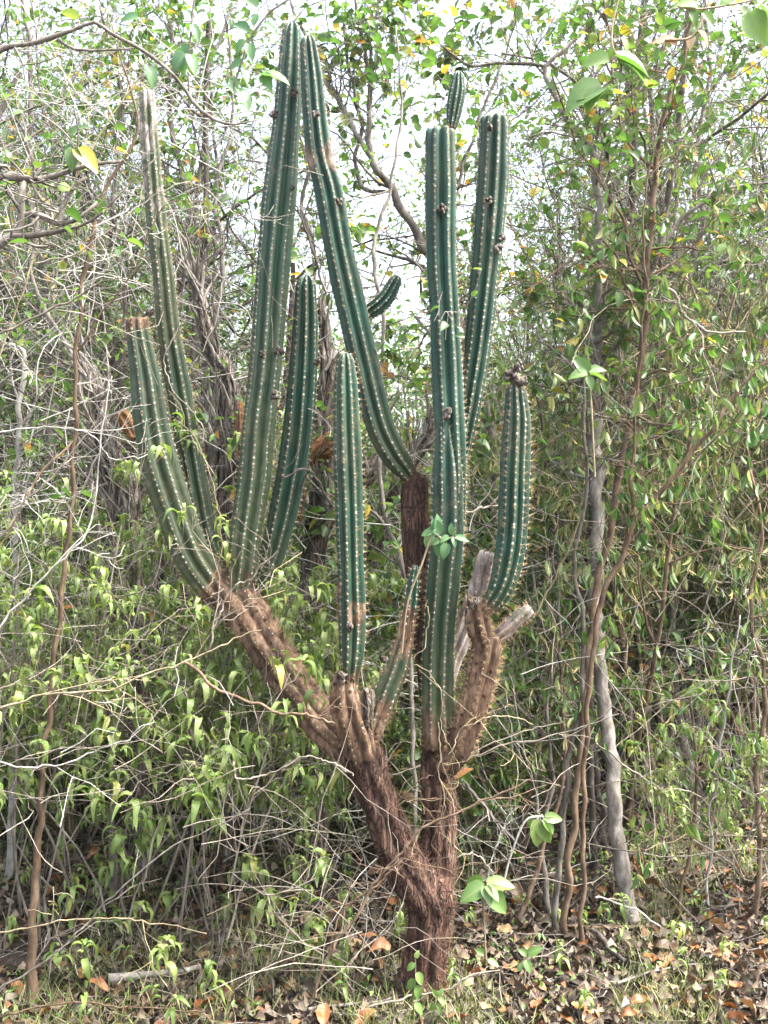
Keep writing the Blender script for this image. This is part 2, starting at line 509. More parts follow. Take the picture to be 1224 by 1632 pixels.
# leaf templates: x = side, y = forward, z = up.  unit length
def leaf_tpl(width, segs, arc=0.0, fold=0.12, shape='lance', curl=0.0, lob=0.0):
    """folded strip of quads: left edge, midrib, right edge"""
    V = []; ve = []
    y = 0.0; z = 0.0; ang = 0.35 if arc else 0.0
    dl = 1.0 / segs
    for i in range(segs + 1):
        t = i / segs
        if shape == 'lance': wd = math.sin(math.pi * min(1, (t * 0.93 + 0.07)) ** 0.75) ** 0.8
        elif shape == 'ovate': wd = math.sin(math.pi * (t * 0.94 + 0.06) ** 0.68) ** 0.7
        else: wd = math.sin(math.pi * (t * 0.9 + 0.08)) ** 0.7
        wd = max(0.0, wd) * width * 0.5
        if i == segs: wd = 0.004
        wd *= 1 + lob * math.sin(t * 17)
        ca, sa = math.cos(ang), math.sin(ang)
        up = fold * wd * 2
        V += [(-wd, y - sa * up * 0, z + up), (0, y, z), (wd, y, z + up + curl * wd)]
        ve += [0, 1, 0]
        y += dl * math.cos(ang); z += dl * math.sin(ang)
        if arc: ang -= arc * dl * (1.9 if t < 0.45 else 0.35)
        else: ang -= curl * dl
    F = []
    for i in range(segs):
        a = i * 3
        F += [(a, a + 1, a + 4, a + 3), (a + 1, a + 2, a + 5, a + 4)]
    return np.array(V, dtype=np.float32), np.array(F, dtype=np.int32), np.array(ve, dtype=np.float32)

TPL = {
    'croton': leaf_tpl(0.23, 6, arc=2.05, fold=0.25, shape='lance'),
    'croton2': leaf_tpl(0.22, 6, arc=1.5, fold=0.3, shape='lance', lob=0.05),
    'ovate': leaf_tpl(0.62, 4, fold=0.16, shape='ovate', curl=0.5),
    'ovate2': leaf_tpl(0.62, 6, fold=0.14, shape='ovate', curl=0.35, lob=0.03),
    'small': leaf_tpl(0.5, 2, fold=0.2, shape='ell', curl=0.6),
    'hang': leaf_tpl(0.30, 4, fold=0.25, shape='ell', curl=0.5),
    'fall': leaf_tpl(0.62, 5, fold=0.35, shape='ovate', curl=0.9, lob=0.12),
    'litter': leaf_tpl(0.6, 2, fold=0.3, shape='ell', curl=1.2),
    'grass': leaf_tpl(0.03, 4, arc=0.9, fold=0.3, shape='lance'),
    'twist': leaf_tpl(0.075, 5, fold=0.9, shape='ell', curl=.7, lob=.5),
}

def frames(fwd, up, scale):
    f = norm(np.asarray(fwd, dtype=np.float32)); u = np.asarray(up, dtype=np.float32)
    s = norm(np.cross(f, u)); u2 = np.cross(s, f)
    sc_ = np.asarray(scale, dtype=np.float32)[:, None, None]
    return np.stack([s, f, u2], -1) * sc_      # columns

def leaves(mb, tpl, pos, fr, mi=0):
    V, F, ve = TPL[tpl]
    n = len(pos)
    if n == 0: return
    W = np.einsum('nij,kj->nki', fr, V) + np.asarray(pos, dtype=np.float32)[:, None, :]
    k = len(V)
    FF = (F[None] + (np.arange(n) * k)[:, None, None]).reshape(-1, F.shape[1])
    mb.add(W.reshape(-1, 3), [FF], mi, rnd=np.repeat(NR.rand(n), k), vein=np.tile(ve, n))

_tplmesh = {}
def leaf_mesh(tpl, mname, name='leaf'):
    key = (tpl, mname)
    if key not in _tplmesh:
        V, F, ve = TPL[tpl]
        mb = MB(); mb.add(V, [F], 0, rnd=0.0, vein=ve)
        _tplmesh[key] = mb.mesh(name, M[mname])
    return _tplmesh[key]
def leaf_parts(parent, tpl, mname, pos, fr, name='leaf'):
    me = leaf_mesh(tpl, mname, name)
    for p, f in zip(pos, fr):
        o = bpy.data.objects.new(name, me)
        C.objects.link(o)
        o.parent = parent
        mt = Matrix([[float(f[i][j]) for j in range(3)] + [float(p[i])] for i in range(3)] + [[0, 0, 0, 1]])
        o.matrix_local = mt

# ------------------------------------------------------------------ things
def thing(name, label, cat, loc=(0, 0, 0), group=None, rz=0.0):
    o = bpy.data.objects.new(name, None)
    C.objects.link(o)
    o.location = loc; o.rotation_euler = (0, 0, rz)
    o.empty_display_size = 0.1
    o['label'] = label; o['category'] = cat
    if group: o['group'] = group
    return o
def dup(src, label, loc, rz=0.0, s=1.0, group=None):
    r = src.copy(); C.objects.link(r)
    r.location = loc; r.rotation_euler = (0, 0, rz); r.scale = (s, s, s)
    r['label'] = label
    if group: r['group'] = group
    for ch in src.children:
        c = ch.copy(); C.objects.link(c); c.parent = r
    return r

def catmull(pts, per):
    """pts: list of tuples (any dim) -> densely interpolated array"""
    A = np.array(pts, dtype=float)
    A = np.vstack([2 * A[0] - A[1], A, 2 * A[-1] - A[-2]])
    out = []
    for i in range(1, len(A) - 2):
        p0, p1, p2, p3 = A[i - 1], A[i], A[i + 1], A[i + 2]
        m = max(2, int(per(p1, p2)) if callable(per) else per)
        for k in range(m):
            t = k / m
            out.append(0.5 * ((2 * p1) + (-p0 + p2) * t + (2 * p0 - 5 * p1 + 4 * p2 - p3) * t * t + (-p0 + 3 * p1 - 3 * p2 + p3) * t ** 3))
    out.append(A[-2])
    return np.array(out)

def px_path(pts, Y0):
    """(px, py, dY, r_px) -> world (x,y,z,r)"""
    out = []
    for p in pts:
        Y = Y0 + p[2]
        v = P(p[0], p[1], Y)
        out.append((v.x, v.y, v.z, RP(p[3], Y) * 1.09) + tuple(p[4:]))
    return out

# ------------------------------------------------------------------ ground
mb = MB()
n = 220
t = np.linspace(-1, 1, n)
gxs = np.sign(t) * (np.abs(t) * 7 + np.abs(t) ** 7 * 400)
gys = np.where(t > 0, 5 + t * 9 + np.abs(t) ** 7 * 420, 5 + t * 8 - np.abs(t) ** 7 * 400)
GX, GY = np.meshgrid(gxs, gys)
GZ = np.array([gz(x, y) for x, y in zip(GX.ravel(), GY.ravel())])
q = (np.arange(n - 1)[:, None] * n + np.arange(n - 1)[None, :]).ravel()
mb.add(np.stack([GX.ravel(), GY.ravel(), GZ], -1), [np.stack([q, q + 1, q + n + 1, q + n], -1)])
g = mb.build('ground', M['soil'], kind='structure')
g['label'] = 'dark forest floor soil under the leaf litter'

# ------------------------------------------------------------------ the cactus
BASE = P(672, 1592, 3.27)
CY = 3.27
cactus = thing('cactus', 'tall many-armed green columnar cactus with red-brown trunk in the clearing', 'cactus', (BASE.x, BASE.y, 0))
ORI = (BASE.x, BASE.y, 0)

def ribbed(name, pts, Y0=CY, ribs=9, depth=0.27, twist=0.0, top='dome', bottom='open', seed=0, spine=(8, 0.013), areole=0.0195,
           mname='cactus', rough=0.0, parent=None, label=None, wool=1.0, kind_name='arm'):
    """pts: (px,py,dY,rpx,bark,old,grey).  A ribbed column with areoles and spines as sub-parts."""
    rr = random.Random(seed)
    pts = [tuple(p) + (0.0,) * (7 - len(p)) for p in pts]
    W = px_path(pts, Y0)
    path = catmull(W, lambda a, b: max(2, np.linalg.norm(a[:3] - b[:3]) / 0.010))
    pos = path[:, :3]; rad = np.maximum(path[:, 3], 0.004)
    seg = np.linalg.norm(np.diff(pos, axis=0), axis=1)
    s = np.concatenate([[0], np.cumsum(seg)]); L = s[-1]
    if top == 'dome':
        h = rad[-1] * 1.5
        # extra rings forming the dome
        d = norm(pos[-1] - pos[-4])
        r0 = rad[-1]
        k = 9
        ex_p = [pos[-1] + d * h * math.sin(math.pi / 2 * i / k) for i in range(1, k + 1)]
        ex_r = [max(0.0015, r0 * math.cos(math.pi / 2 * i / k) ** 0.8) for i in range(1, k + 1)]
        pos = np.vstack([pos, ex_p]); rad = np.concatenate([rad, ex_r])
        path = np.vstack([path, np.repeat(path[-1:], k, 0)])
    elif top == 'cut':
        d = norm(pos[-1] - pos[-4]); r0 = rad[-1]
        ex_p = [pos[-1] + d * 0.008, pos[-1] + d * 0.011, pos[-1] + d * 0.002]
        ex_r = [r0 * 0.88, r0 * 0.55, r0 * 0.04]
        pos = np.vstack([pos, ex_p]); rad = np.concatenate([rad, ex_r])
        path = np.vstack([path, np.repeat(path[-1:], 3, 0)])
    seg = np.linalg.norm(np.diff(pos, axis=0), axis=1)
    s = np.concatenate([[0], np.cumsum(seg)])
    K = len(pos)
    T = norm(np.gradient(pos, axis=0))
    # rotation-minimising frame
    U = np.zeros_like(T)
    u = np.cross(T[0], [0, 1, 0.0]); u /= np.linalg.norm(u)
    for i in range(K):
        u = u - T[i] * np.dot(u, T[i]); u /= np.linalg.norm(u); U[i] = u
    Wv = np.cross(T, U)
    per = 8
    nA = ribs * per
    th = np.arange(nA) / nA * 2 * math.pi
    ph = rr.random() * 6.28
    c = np.abs(np.cos(ribs * th / 2))                # 1 on the crest, 0 in the groove
    prof = c ** 0.75
    V = np.zeros((K, nA, 3), dtype=np.float32)
    crest = np.zeros((K, nA), dtype=np.float32)
    ribamp = np.repeat(np.array([rr.uniform(.90, 1.08) for _ in range(ribs)]), per)
    ribamp = (np.roll(ribamp, per // 2) + np.roll(ribamp, per // 2 + 1) + np.roll(ribamp, per // 2 - 1)) / 3
    spl = []
    for i in range(K):
        tw = ph + twist * s[i] + .12 * noise.noise(Vector((s[i] * 2.2, seed * 1.7, 8)))
        a = th + tw
        bark = path[i, 4]
        dp = (depth + 0.11) * (1 - 0.10 * min(1, bark))
        r = rad[i] * ((1 - dp) + dp * prof)
        # crenate crest between areoles, slow swelling along the arm
        r = r * (1 + 0.022 * math.cos(2 * math.pi * s[i] / areole) * (c ** 6))
        r = r * (1 + (ribamp - 1) * (c ** .5))
        rw = np.array([noise.noise(Vector((s[i] * 9, q * 3.7 + seed, 2.0))) for q in range(ribs)])
        r = r * (1 + .05 * np.roll(np.repeat(rw, per), -(per // 2)) * (c ** 1.5))
        sw = 1 + 0.05 * noise.noise(Vector((s[i] * 7, seed * 3.3, 0)))
        r = r * sw
        if rough > 0 or bark > 0.3:
            am = max(rough, 0.05 * bark)
            p3 = pos[i]
            for k in range(nA):
                aa = a[k]
                q = Vector((math.cos(aa) * 2.2 + seed, math.sin(aa) * 2.2, s[i] * 16))
                r[k] *= 1 + am * (noise.noise(q) + 0.5 * noise.noise(q * 3.1))
        V[i] = pos[i] + (U[i][None] * np.cos(a)[:, None] + Wv[i][None] * np.sin(a)[:, None]) * r[:, None]
        crest[i] = c ** 3.5
        spl.append(a)
    m = MB()
    i = np.arange(K - 1)[:, None]; j = np.arange(nA)[None, :]
    Q = np.stack([i * nA + j, i * nA + (j + 1) % nA, (i + 1) * nA + (j + 1) % nA, (i + 1) * nA + j], -1).reshape(-1, 4)
    fan0 = [[k, 0, k + 1] for k in range(1, nA - 1)]
    lst = (K - 1) * nA
    fan1 = [[lst, lst + k, lst + k + 1] for k in range(1, nA - 1)]
    m.add(V.reshape(-1, 3), [Q, np.array(fan0 + fan1)], 0, crest=crest.ravel(),
          bark=np.repeat(path[:, 4], nA), old=np.repeat(path[:, 5], nA), grey=np.repeat(path[:, 6], nA), rnd=0.3)
    arm = m.build(name, M[mname], parent or cactus, ORI, label=label)
    # areoles
    wl = MB(); sp = MB()
    ico = np.array([(0, 0, 1), (.9, 0, .25), (.28, .85, .25), (-.73, .53, .25), (-.73, -.53, .25), (.28, -.85, .25)], dtype=np.float32)
    icf = np.array([(0, 1, 2), (0, 2, 3), (0, 3, 4), (0, 4, 5), (0, 5, 1)])
    wp, wf, spP, spD, spL = [], [], [], [], []
    for rb in range(ribs):
        sx = areole * (0.3 + rr.random() * 0.6)
        k = int(round(rb * per))                     # crest index for this rib
        while sx < s[-1] - 0.004:
            ii = int(np.searchsorted(s, sx)); ii = min(max(ii, 1), K - 1)
            pnt = V[ii, k % nA]
            a = spl[ii][k % nA]
            out = U[ii] * math.cos(a) + Wv[ii] * math.sin(a)
            bark = path[ii, 4]
            if bark < 0.75 or rr.random() < 0.5:
                sz = (0.0024 + rr.random() ** 2 * 0.0026) * (1 if bark < 0.5 else 0.7) * wool
                wp.append(pnt - out * 0.0008); wf.append((T[ii], out, sz))
            facing = out[1] < 0.45
            ns = rr.randint(spine[0] - 2, spine[0] + 2) if facing else 2
            for _ in range(ns):
                d = out * (0.55 + rr.random() * .8) + T[ii] * rr.uniform(-.9, .9) + np.cross(out, T[ii]) * rr.uniform(-.9, .9)
                spP.append(pnt); spD.append(d); spL.append(spine[1] * rr.uniform(0.5, 1.5))
            sx += areole * (0.92 + rr.random() * 0.16)
    if wp:
        n_ = len(wp)
        f = norm(np.array([x[0] for x in wf])); up = norm(np.array([x[1] for x in wf]))
        sc_ = np.array([x[2] for x in wf])
        sd_ = norm(np.cross(f, up)); f2 = np.cross(up, sd_)
        Fm = np.stack([sd_, f2 * 1.15, up], -1) * sc_[:, None, None]
        Wt = np.einsum('nij,kj->nki', Fm, ico) + np.array(wp)[:, None, :]
        FF = (icf[None] + (np.arange(n_) * 6)[:, None, None]).reshape(-1, 3)
        wl.add(Wt.reshape(-1, 3), [FF], 0, rnd=np.repeat(NR.rand(n_), 6))
        wl.build('areole_tufts', M['wool'], arm, ORI, kind='stuff')
        arm.children[-1].matrix_local = Matrix.Identity(4)
    if spP:
        n_ = len(spP)
        p = np.array(spP); d = norm(np.array(spD)); l = np.array(spL)[:, None]
        sd_ = norm(np.cross(d, [0.31, 0.2, 0.93])); up = np.cross(sd_, d)
        wd = 0.00055
        b0 = p + sd_ * wd; b1 = p - sd_ * wd * .5 + up * wd * .87; b2 = p - sd_ * wd * .5 - up * wd * .87
        tip = p + d * l
        VV = np.stack([b0, b1, b2, tip], 1).reshape(-1, 3)
        tf = np.array([(0, 1, 3), (1, 2, 3), (2, 0, 3)])
        FF = (tf[None] + (np.arange(n_) * 4)[:, None, None]).reshape(-1, 3)
        sp.add(VV, [FF], 0, rnd=np.repeat(NR.rand(n_), 4))
        sp.build('spines', M['spine'], arm, ORI, kind='stuff', smooth=False)
    return arm

def limb(name, pts, Y0=CY, seed=0, mname='redbark', ridges=6, rdepth=0.12, rough=0.10, fibre=0, parent=None, label=None, sides=64, flare=0.0, origin=None, spread=1.0, wide=0.84):
    """gnarled ridged limb in bark; fibre>0 adds hair-like bristles on it"""
    W = [q[:3] + (q[3] * wide,) for q in px_path(pts, Y0)]
    path = catmull(W, lambda a, b: max(2, np.linalg.norm(a[:3] - b[:3]) / 0.012))
    pos = path[:, :3]; rad = path[:, 3]
    K = len(pos); T = norm(np.gradient(pos, axis=0))
    u = np.cross(T[0], [0, 1, 0.0]); u /= np.linalg.norm(u)
    s = np.concatenate([[0], np.cumsum(np.linalg.norm(np.diff(pos, axis=0), axis=1))])
    V = np.zeros((K, sides, 3)); rr = random.Random(seed); ph = rr.random() * 6
    th = np.arange(sides) / sides * 2 * math.pi
    OUT = np.zeros((K, sides, 3))
    for i in range(K):
        u = u - T[i] * np.dot(u, T[i]); u /= np.linalg.norm(u)
        w_ = np.cross(T[i], u)
        a = th + ph
        r = rad[i] * (1 + rdepth * (np.abs(np.cos(ridges * th / 2 + 0.4 * math.sin(s[i] * 4))) ** 0.8 - 0.6))
        for k in range(sides):
            q = Vector((math.cos(th[k]) * 1.6 + seed, math.sin(th[k]) * 1.6, s[i] * 9))
            q2 = Vector((math.cos(th[k]) * 7 + seed, math.sin(th[k]) * 7, s[i] * 26))
            r[k] *= 1 + rough * noise.noise(q) + rough * 0.55 * noise.noise(q2)
        if i == K - 1: r = r * 0.5
        o_ = u[None] * np.cos(a)[:, None] + w_[None] * np.sin(a)[:, None]
        OUT[i] = o_
        V[i] = pos[i] + o_ * r[:, None]
    i = np.arange(K - 1)[:, None]; j = np.arange(sides)[None, :]
    Q = np.stack([i * sides + j, i * sides + (j + 1) % sides, (i + 1) * sides + (j + 1) % sides, (i + 1) * sides + j], -1).reshape(-1, 4)
    fan0 = [[k, 0, k + 1] for k in range(1, sides - 1)]
    lst = (K - 1) * sides
    fan1 = [[lst, lst + k, lst + k + 1] for k in range(1, sides - 1)]
    m = MB(); m.add(V.reshape(-1, 3), [Q, np.array(fan0 + fan1)], 0, rnd=0.45, crest=0, bark=1, grey=0)
    og = ORI if origin is None else origin
    o = m.build(name, M[mname], parent or cactus, og, label=label)
    if fibre:
        idx = NR.randint(1, K - 1, fibre); jx = NR.randint(0, sides, fibre)
        # bristles grow in bundles along a few ridges
        jx = (np.round(jx / (sides / ridges)) * (sides / ridges) + NR.randint(-1, 2, fibre)).astype(int) % sides
        p = V[idx, jx]; o_ = OUT[idx, jx]
        d = norm(o_ + T[idx] * NR.uniform(-1.0, .7, fibre)[:, None] + NR.normal(0, .45 * spread, (fibre, 3)))
        l = 0.006 + 0.026 * NR.rand(fibre)[:, None] ** 2
        sd_ = norm(np.cross(d, [0.31, 0.2, 0.93])); up = np.cross(sd_, d); wd = 0.0005
        tip = p + d * l
        VV = np.stack([p + sd_ * wd, p - sd_ * wd * .5 + up * wd, p - sd_ * wd * .5 - up * wd, tip], 1).reshape(-1, 3)
        FF = (np.array([(0, 1, 3), (1, 2, 3), (2, 0, 3)])[None] + (np.arange(fibre) * 4)[:, None, None]).reshape(-1, 3)
        sp = MB(); sp.add(VV, [FF], 0, rnd=np.repeat(NR.rand(fibre), 4))
        sp.build('bristles', M['hair' if mname == 'redbark' else 'spine'], o, og, kind='stuff', smooth=False)
    return o

# trunk and the two main limbs
trunk = limb('trunk', [(662, 1624, 0, 52), (668, 1600, 0, 40), (676, 1545, 0, 33), (682, 1480, 0, 32), (688, 1430, 0, 34), (692, 1390, .02, 26)],
             seed=1, ridges=9, rdepth=0.34, rough=0.24, fibre=5000, label='stout shaggy red-brown trunk base')
limb('branch', [(690, 1455, -.01, 27), (672, 1420, -.02, 33), (645, 1375, -.03, 33), (618, 1315, -.05, 31), (596, 1255, -.06, 31), (578, 1205, -.07, 31), (572, 1165, -.07, 24)],
     seed=2, ridges=7, rdepth=0.30, rough=0.20, fibre=1600, label='thick red-brown left fork of the trunk')
limb('branch', [(688, 1440, .02, 26), (696, 1380, .04, 28), (700, 1300, .05, 27), (699, 1230, .05, 27), (699, 1180, .05, 28), (700, 1140, .05, 22)],
     seed=3, ridges=7, rdepth=0.30, rough=0.20, fibre=1600, label='upright red-brown right fork of the trunk')
ribbed('branch', [(582, 1212, -.04, 20, 1), (556, 1192, -.03, 25, 1), (520, 1158, .0, 28, 1), (475, 1100, .07, 29, 1), (438, 1045, .12, 30, 1), (405, 990, .16, 33, 1), (372, 945, .19, 34, .95), (358, 925, .2, 26, .9)],
       ribs=7, depth=0.25, seed=4, rough=0.10, top='cut', spine=(7, 0.014), label='long bark-covered branch reaching up to the left group of arms')
ribbed('branch', [(578, 1205, -.08, 27, 1), (566, 1165, -.10, 26, 1), (553, 1125, -.13, 24, .95), (548, 1092, -.15, 19, .95), (552, 1078, -.15, 13, 1)],
       ribs=7, depth=0.25, seed=5, rough=0.08, top='cut', spine=(7, 0.014), label='short tan ribbed stem under the front arm')
# left group of arms
ribbed('arm', [(378, 965, .19, 22, .9, 1), (345, 938, .19, 27, .6, 1), (312, 895, .19, 28, .2, 1), (288, 840, .19, 29, .1, .9), (262, 763, .19, 30, .05, .7), (246, 700, .19, 28, 0, .6), (232, 600, .19, 23, .1, .5), (222, 540, .19, 19, .35, .7), (219, 512, .19, 17, .7, .8)],
       ribs=8, depth=0.30, seed=11, top='cut', label='leftmost green arm with a cut-off top')
ribbed('arm', [(375, 955, .26, 18, .8, 1), (345, 905, .27, 21, .4, 1), (326, 850, .28, 21, .1, .6), (310, 765, .29, 20, .1, .5), (294, 680, .3, 20, .1, .6), (280, 600, .3, 20, .2, .6), (268, 520, .3, 18, .15, 1), (260, 440, .3, 17, .25, 1), (250, 360, .3, 16, .3, 1, .6), (243, 280, .3, 15, .4, 1, 1), (237, 200, .3, 14, .5, 1, 1), (234, 150, .3, 12, .7, 1, 1)],
       ribs=8, depth=0.28, seed=12, rough=0.04, top='cut', label='tall old arm greying to bark at its top')
ribbed('arm', [(376, 955, .17, 18, .8, 1), (384, 910, .17, 23, .2, .9), (390, 850, .17, 24, .05, .8), (404, 760, .17, 25, .1, .6), (412, 670, .17, 25, .15, .5), (420, 600, .17, 24, .1, .35), (434, 430, .17, 25, .05, .2), (445, 300, .17, 25, .12, .15), (455, 200, .17, 21, .08, 0), (461, 120, .17, 19, 0, 0), (464, 60, .17, 15, 0, 0)],
       ribs=8, depth=0.32, seed=13, label='tallest green arm with a pointed top')
ribbed('arm', [(385, 965, .25, 15, .6, 1), (410, 935, .25, 18, .2, .8), (434, 880, .25, 21, 0, .5), (455, 805, .25, 23, 0, .2), (473, 705, .25, 24, 0, .1), (483, 600, .25, 22, 0, 0), (487, 520, .25, 19, 0, 0), (488, 465, .25, 16, .2, 0)],
       ribs=9, depth=0.30, seed=14, twist=-0.4, label='short blue-green arm leaning against the tallest one')
# front arm
ribbed('arm', [(556, 1086, -.16, 9, .9, .3), (559, 1062, -.17, 15, .45, .2), (561, 1010, -.17, 20, .35, .1), (560, 950, -.17, 20, .42, 0), (558, 880, -.17, 19, .05), (556, 800, -.17, 20), (553, 700, -.17, 20), (551, 620, -.17, 18), (550, 585, -.17, 14)],
       ribs=8, depth=0.34, seed=15, spine=(8, 0.014), wool=.85, label='straight dark blue-green arm in front of all the others')
# small leaning stub arm by the front arm
ribbed('arm', [(583, 1190, -.07, 15, 1, 1), (600, 1145, -.07, 18, .7, .7), (618, 1100, -.07, 19, .35, .5), (636, 1050, -.07, 17, .45, .4), (647, 1005, -.07, 13, .6, .4), (655, 960, -.07, 11, .35), (659, 925, -.07, 9, 0), (661, 912, -.07, 7, 0)],
       ribs=7, depth=0.3, seed=16, rough=.05, label='small scarred arm with a green tip')
limb('broken_stump', [(582, 1160, -.10, 13), (583, 1130, -.12, 13), (584, 1105, -.13, 10), (580, 1098, -.13, 5)], seed=17, mname='deadwood', ridges=5, rdepth=.4, rough=.45, fibre=120, label='dark rotten stump between two arms')
# central column
ribbed('arm', [(699, 1190, .0, 22, .95, 1), (698, 1150, -.01, 26, .6, 1), (698, 1090, -.01, 26, .3, .7), (701, 1000, -.01, 26, .15, .4), (709, 900, -.01, 26, .15, .3), (714, 830, -.01, 26, .08, .1), (713, 750, -.008, 23, 0, 0), (710, 698, .0, 17, 0, 0)],
       ribs=8, depth=0.30, seed=18, label='lower section of the central column')
ribbed('arm', [(718, 900, .02, 20, .2), (721, 780, .012, 23, .05), (717, 680, .015, 25, .1), (713, 600, .03, 25, 0), (709, 500, .03, 24, 0), (704, 400, .03, 24, .05), (703, 300, .03, 25, .1), (702, 240, .03, 24, .05), (702, 212, .03, 23, .3, 0)],
       ribs=8, depth=0.28, seed=19, top='cut', label='upper section of the central column with a cut-off top')
ribbed('arm', [(719, 208, .03, 6, .9), (721, 196, .03, 9, .2), (725, 170, .03, 12, 0), (729, 145, .03, 12, 0), (730, 128, .03, 9, 0)],
       ribs=9, depth=0.30, seed=20, areole=.014, spine=(4, .006), wool=.7, label='small finger-like shoot on top of the central column')
ribbed('arm', [(728, 760, .10, 12, .7), (737, 700, .10, 16, .1), (748, 640, .10, 18, 0), (760, 560, .10, 20, 0), (768, 480, .10, 22, .1), (776, 400, .10, 23, .15), (784, 300, .10, 24, .3, 0, .8), (787, 230, .10, 23, .2, 0, .5), (787, 192, .10, 22, .35, 0, .5)],
       ribs=9, depth=0.26, seed=21, top='cut', label='scarred arm leaning right behind the central column')
# right arm and its stems
ribbed('branch', [(706, 1225, .02, 20, 1), (727, 1190, .0, 25, 1), (750, 1135, -.03, 25, 1), (766, 1080, -.06, 24, 1), (776, 1035, -.08, 24, .95), (778, 1018, -.08, 20, 1)],
       ribs=7, depth=0.22, seed=22, rough=0.06, top='cut', spine=(14, 0.020), label='thick tan spiny branch on the right')
ribbed('branch', [(770, 1025, -.08, 17, 1), (764, 1000, -.09, 20, 1), (760, 975, -.10, 18, 1), (762, 955, -.10, 13, 1)],
       ribs=6, depth=0.22, seed=23, rough=0.10, top='cut', spine=(12, 0.018), label='pitted tan knuckle below the right arm')
ribbed('arm', [(762, 975, -.10, 10, .9), (780, 965, -.11, 14, .5, .4), (797, 940, -.12, 18, .1, .3), (809, 900, -.12, 21, 0, .1), (817, 840, -.12, 22, 0), (821, 740, -.12, 21, 0), (824, 670, -.12, 20, 0), (823, 636, -.12, 16, 0)],
       ribs=9, depth=0.30, seed=24, spine=(9, 0.018), label='curved green arm on the right with dried flowers on top')
ribbed('broken_stump', [(757, 975, -.07, 12, 1, 0, .3), (761, 945, -.06, 14, 1, 0, .5), (768, 910, -.05, 14, 1, 0, .6), (776, 884, -.05, 12, 1, 0, .7)],
       ribs=6, depth=0.3, seed=25, rough=0.3, top='cut', spine=(8, .014), label='whitish dead stump beside the right arm')
ribbed('broken_stump', [(782, 1018, -.06, 9, 1, 0, .2), (802, 1008, -.06, 13, .9, 0, .4), (826, 985, -.06, 13, .55, .6, .5), (842, 972, -.06, 11, .8, 0, .6)],
       ribs=6, depth=0.3, seed=26, rough=0.12, top='cut', spine=(12, 0.020), label='short withered stub pointing right')
ribbed('arm', [(708, 1100, .12, 12, 1, 0, 1), (722, 1050, .13, 15, .8, .5, 1), (742, 1000, .13, 17, .9, .5, 1), (756, 955, .13, 15, 1, 0, 1)],
       ribs=8, depth=0.3, seed=27, rough=.08, top='cut', label='grey withered arm behind the right branch')
# brown stem behind the centre and the long leaning arm on it
limb('branch', [(694, 1190, .08, 18), (688, 1100, .09, 21), (679, 1000, .10, 23), (668, 900, .11, 24), (661, 820, .11, 23), (662, 770, .11, 21), (664, 752, .11, 12)],
     seed=28, ridges=7, rdepth=0.25, rough=0.10, fibre=1300, label='dark brown ribbed stem behind the central column')
ribbed('arm', [(660, 772, .10, 8, .9, .5), (648, 752, .10, 15, .4, .6), (630, 728, .09, 20, .15, .5), (610, 690, .09, 22, .05, .4), (596, 645, .09, 22, 0, .2), (583, 590, .09, 22, 0, .1), (562, 500, .09, 23, 0), (541, 405, .09, 22, .05), (524, 310, .09, 22, .1), (510, 255, .09, 20, .55, 0, .3), (503, 200, .09, 19, .2), (497, 130, .09, 17, .1), (492, 78, .09, 13, .15)],
       ribs=8, depth=0.32, seed=29, label='long arm curving up and left with a brown scar near its top')
ribbed('arm', [(577, 503, .14, 7, .7), (586, 498, .14, 11, .2), (600, 489, .14, 13, 0), (615, 474, .14, 13, 0), (626, 455, .14, 11, 0)],
       ribs=9, depth=0.30, seed=30, areole=.015, spine=(4, .008), label='small curved shoot behind the long leaning arm')
# corky knobs, dried flowers
def knob(px, py, dY, rpx, seed, mname='deadwood', name='knob', n=5):
    c = P(px, py, CY + dY); r = RP(rpx, CY)
    m = MB(); rr = random.Random(seed)
    for k in range(n):
        cc = np.array(c) + np.array([rr.uniform(-1, 1), rr.uniform(-1, .3), rr.uniform(-1, 1)]) * r * 0.7
        a = np.linspace(0, math.pi, 6); b = np.arange(8) / 8 * 2 * math.pi
        V = []
        for i_ in a:
            for j_ in b:
                d = Vector((math.sin(i_) * math.cos(j_), math.sin(i_) * math.sin(j_), math.cos(i_)))
                rd = r * 0.62 * (1 + 0.7 * noise.noise(d * 2.1 + Vector((seed + k * 3, 0, 0))))
                V.append(cc + np.array(d) * rd)
        i = np.arange(5)[:, None]; j = np.arange(8)[None, :]
        Q = np.stack([i * 8 + j, i * 8 + (j + 1) % 8, (i + 1) * 8 + (j + 1) % 8, (i + 1) * 8 + j], -1).reshape(-1, 4)
        m.add(np.array(V), [Q], 0, rnd=rr.random())
    return m.build(name, M[mname], cactus, ORI)
for k, (px, py, dy, r) in enumerate([(469, 148, .12, 6), (504, 184, .03, 6), (436, 182, .12, 6), (446, 560, .11, 8), (440, 628, .1, 8), (419, 565, .1, 5),
                                      (541, 322, .04, 6), (466, 300, .12, 4), (704, 333, -.03, 7), (795, 395, .04, 8), (800, 380, .05, 6), (783, 205, .04, 6),
                                      (708, 660, -.04, 9), (506, 578, .2, 6), (558, 1000, -.215, 6), (240, 500, .25, 8), (258, 605, .24, 5), (612, 1052, -.12, 6), (545, 1080, -.2, 8), (778, 320, .045, 5), (756, 962, -.15, 9)]):
    knob(px, py, dy, r, k + 3)
for k, (px, py, r) in enumerate([(822, 603, 11), (812, 600, 8), (823, 581, 7), (832, 606, 7), (823, 590, 6)]):
    knob(px, py, -.13, r, k + 50, 'deadwood', 'dried_flower', 4)

